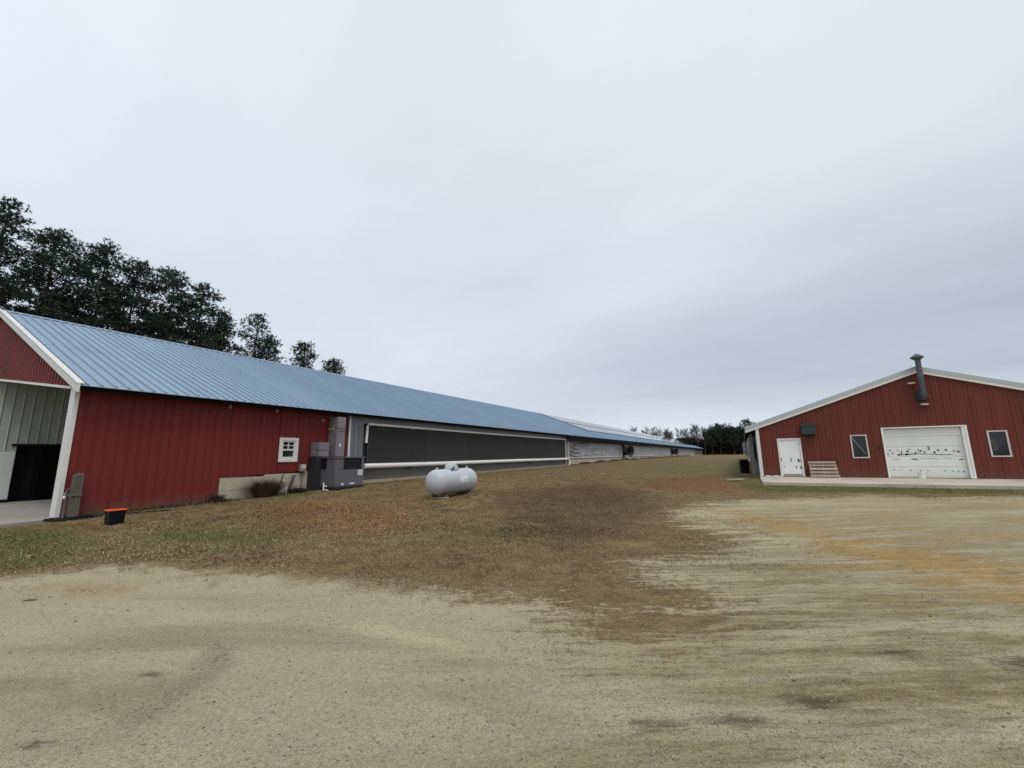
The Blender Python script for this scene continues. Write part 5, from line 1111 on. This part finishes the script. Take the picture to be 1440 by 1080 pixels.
blades(45000, (-16.4, 5, 3, 26), 'leaf_litter', [(0.095, 0.052, 0.03), (0.14, 0.072, 0.036), (0.06, 0.037, 0.022), (0.17, 0.105, 0.055)], 0.025, 0.06, 0.010, (0.0, 0.6), litc, 0.7)
grc = lambda x, y: (green_sd(x, y)+(fbm(x, y, 2.0, 3)-0.5)*1.6 > 0.0) & (x > -16.3) & ~((x > 0.4) & (y > 22.3))
blades(90000, (-16.4, 12, -1, 24), 'green_grass', [(0.075, 0.105, 0.020), (0.11, 0.14, 0.033), (0.055, 0.075, 0.017), (0.14, 0.145, 0.05), (0.16, 0.125, 0.055)], 0.025, 0.075, 0.0045, (0.3, 1.3), grc, 0.5)
# sparse litter and little weeds on the bare yard
spc = lambda x, y: (veg_sd(x, y) < 0) & (fbm(x*0.6-y*0.35, y*1.2, 1.6, 4) > 0.52)
blades(7000, (-4, 9, 2.5, 15), 'stray_litter', [(0.12, 0.09, 0.055), (0.16, 0.12, 0.07), (0.09, 0.075, 0.04)], 0.012, 0.035, 0.003, (0.0, 0.4), spc, 0.3)
bl = []
for cx, cy, s in TUS:
    u_, v_ = rng.normal(size=260)*s*0.75, rng.normal(size=260)*s*0.28; bl.append(np.stack([cx+u_*0.87-v_*0.49, cy+u_*0.49+v_*0.87], 1))
bl = np.concatenate(bl)
_old = scatter
def scatter(n, *a, **k): return bl[:, 0], bl[:, 1]
blades(1, (0, 1, 0, 1), 'low_weeds', [(0.055, 0.050, 0.022), (0.09, 0.075, 0.035), (0.04, 0.032, 0.02), (0.07, 0.075, 0.03)], 0.006, 0.016, 0.0016, (0.1, 0.9), lambda x, y: x < 1e9, 1)
wl = np.stack([rng.normal(-16.15, 0.16, 5000), rng.uniform(4.2, 14.0, 5000)], 1); bl = wl
blades(1, (0, 1, 0, 1), 'wall_weeds', [(0.09, 0.07, 0.045), (0.06, 0.045, 0.035), (0.05, 0.055, 0.022), (0.13, 0.10, 0.06)], 0.04, 0.14, 0.005, (0.3, 1.4), lambda x, y: (x > -16.38) & (fbm(x, y, 0.9, 2) > 0.40), 1)
scatter = _old
# clods of earth along the curtain wall
yb = rng.uniform(41, 150, 900); xb = HX+0.15+np.abs(rng.normal(size=900))*0.25
def clods():
    V = []; F = []; C = []
    for i in range(900):
        s = rng.uniform(0.05, 0.20)*(1+0.6*math.sin(yb[i])); z = float(gz(xb[i], yb[i])); b = len(V)
        for p in ((1, 0, 0), (0, 1, 0), (-1, 0, 0), (0, -1, 0), (0, 0, .9), (0, 0, -.6)): V.append((xb[i]+p[0]*s*rng.uniform(.7, 1.3), yb[i]+p[1]*s*rng.uniform(.7, 1.3), z+0.03+p[2]*s))
        for q_ in ((0, 1, 4), (1, 2, 4), (2, 3, 4), (3, 0, 4), (1, 0, 5), (2, 1, 5), (3, 2, 5), (0, 3, 5)): F.append([b+k for k in q_]); C.append(np.array((0.10, 0.05, 0.028))*rng.uniform(.6, 1.4))
    o = link('earth_clods', npmesh('earth_clods', V, F, MT['rock'], np.array(C))); o['kind'] = 'stuff'
clods()
# dry bush at the foundation
def bush(x, y, n, h, spread, label, pal, name='dry_bush'):
    z0 = GZ1(x, y); V = []; C = []
    for i in range(n):
        a = rng.uniform(0, 2*PI); r0 = rng.uniform(0, spread*0.35); e = rng.uniform(0.75, 1.5); L = h*rng.uniform(0.5, 1.15); w = 0.0065
        p = np.array([x+math.cos(a)*r0, y+math.sin(a)*r0*1.3, z0-0.01]); d = np.array([math.cos(a)*math.cos(e), math.sin(a)*math.cos(e)*1.3, math.sin(e)]); s_ = np.array([-math.sin(a), math.cos(a), 0])*w
        m_ = p+d*L*0.6; t = m_+(d+np.array([math.cos(a)*.5, math.sin(a)*.6, -0.35]))*L*0.4
        V += [[p-s_, p+s_, m_+s_*.8], [p-s_, m_+s_*.8, m_-s_*.8], [m_-s_*.8, m_+s_*.8, t]]; c = np.array(pal[rng.integers(0, len(pal))])*rng.uniform(.7, 1.3); C += [c]*3
    v = np.array(V).reshape(-1, 3); f = np.arange(len(v)).reshape(-1, 3)
    o = link(name, npmesh(name, v-np.array([x, y, z0]), f, MT['tint'], np.array(C)), None, (x, y, z0)); return tag(o, label, 'bush')
bush(-15.98, 9.45, 1500, 0.82, 0.75, 'brown dry grass clump against the pale foundation below the window', [(0.13, 0.085, 0.05), (0.17, 0.12, 0.075), (0.08, 0.05, 0.032), (0.10, 0.07, 0.05)])
bush(-15.95, 10.75, 500, 0.30, 0.8, 'low dark green weeds left of the air conditioner', [(0.035, 0.045, 0.018), (0.05, 0.055, 0.022), (0.06, 0.045, 0.03)], 'weed_clump')
bush(-16.2, 7.9, 260, 0.40, 0.30, 'thin brown weed tuft at the left end of the foundation', [(0.10, 0.075, 0.05), (0.07, 0.05, 0.04)], 'weed_clump')
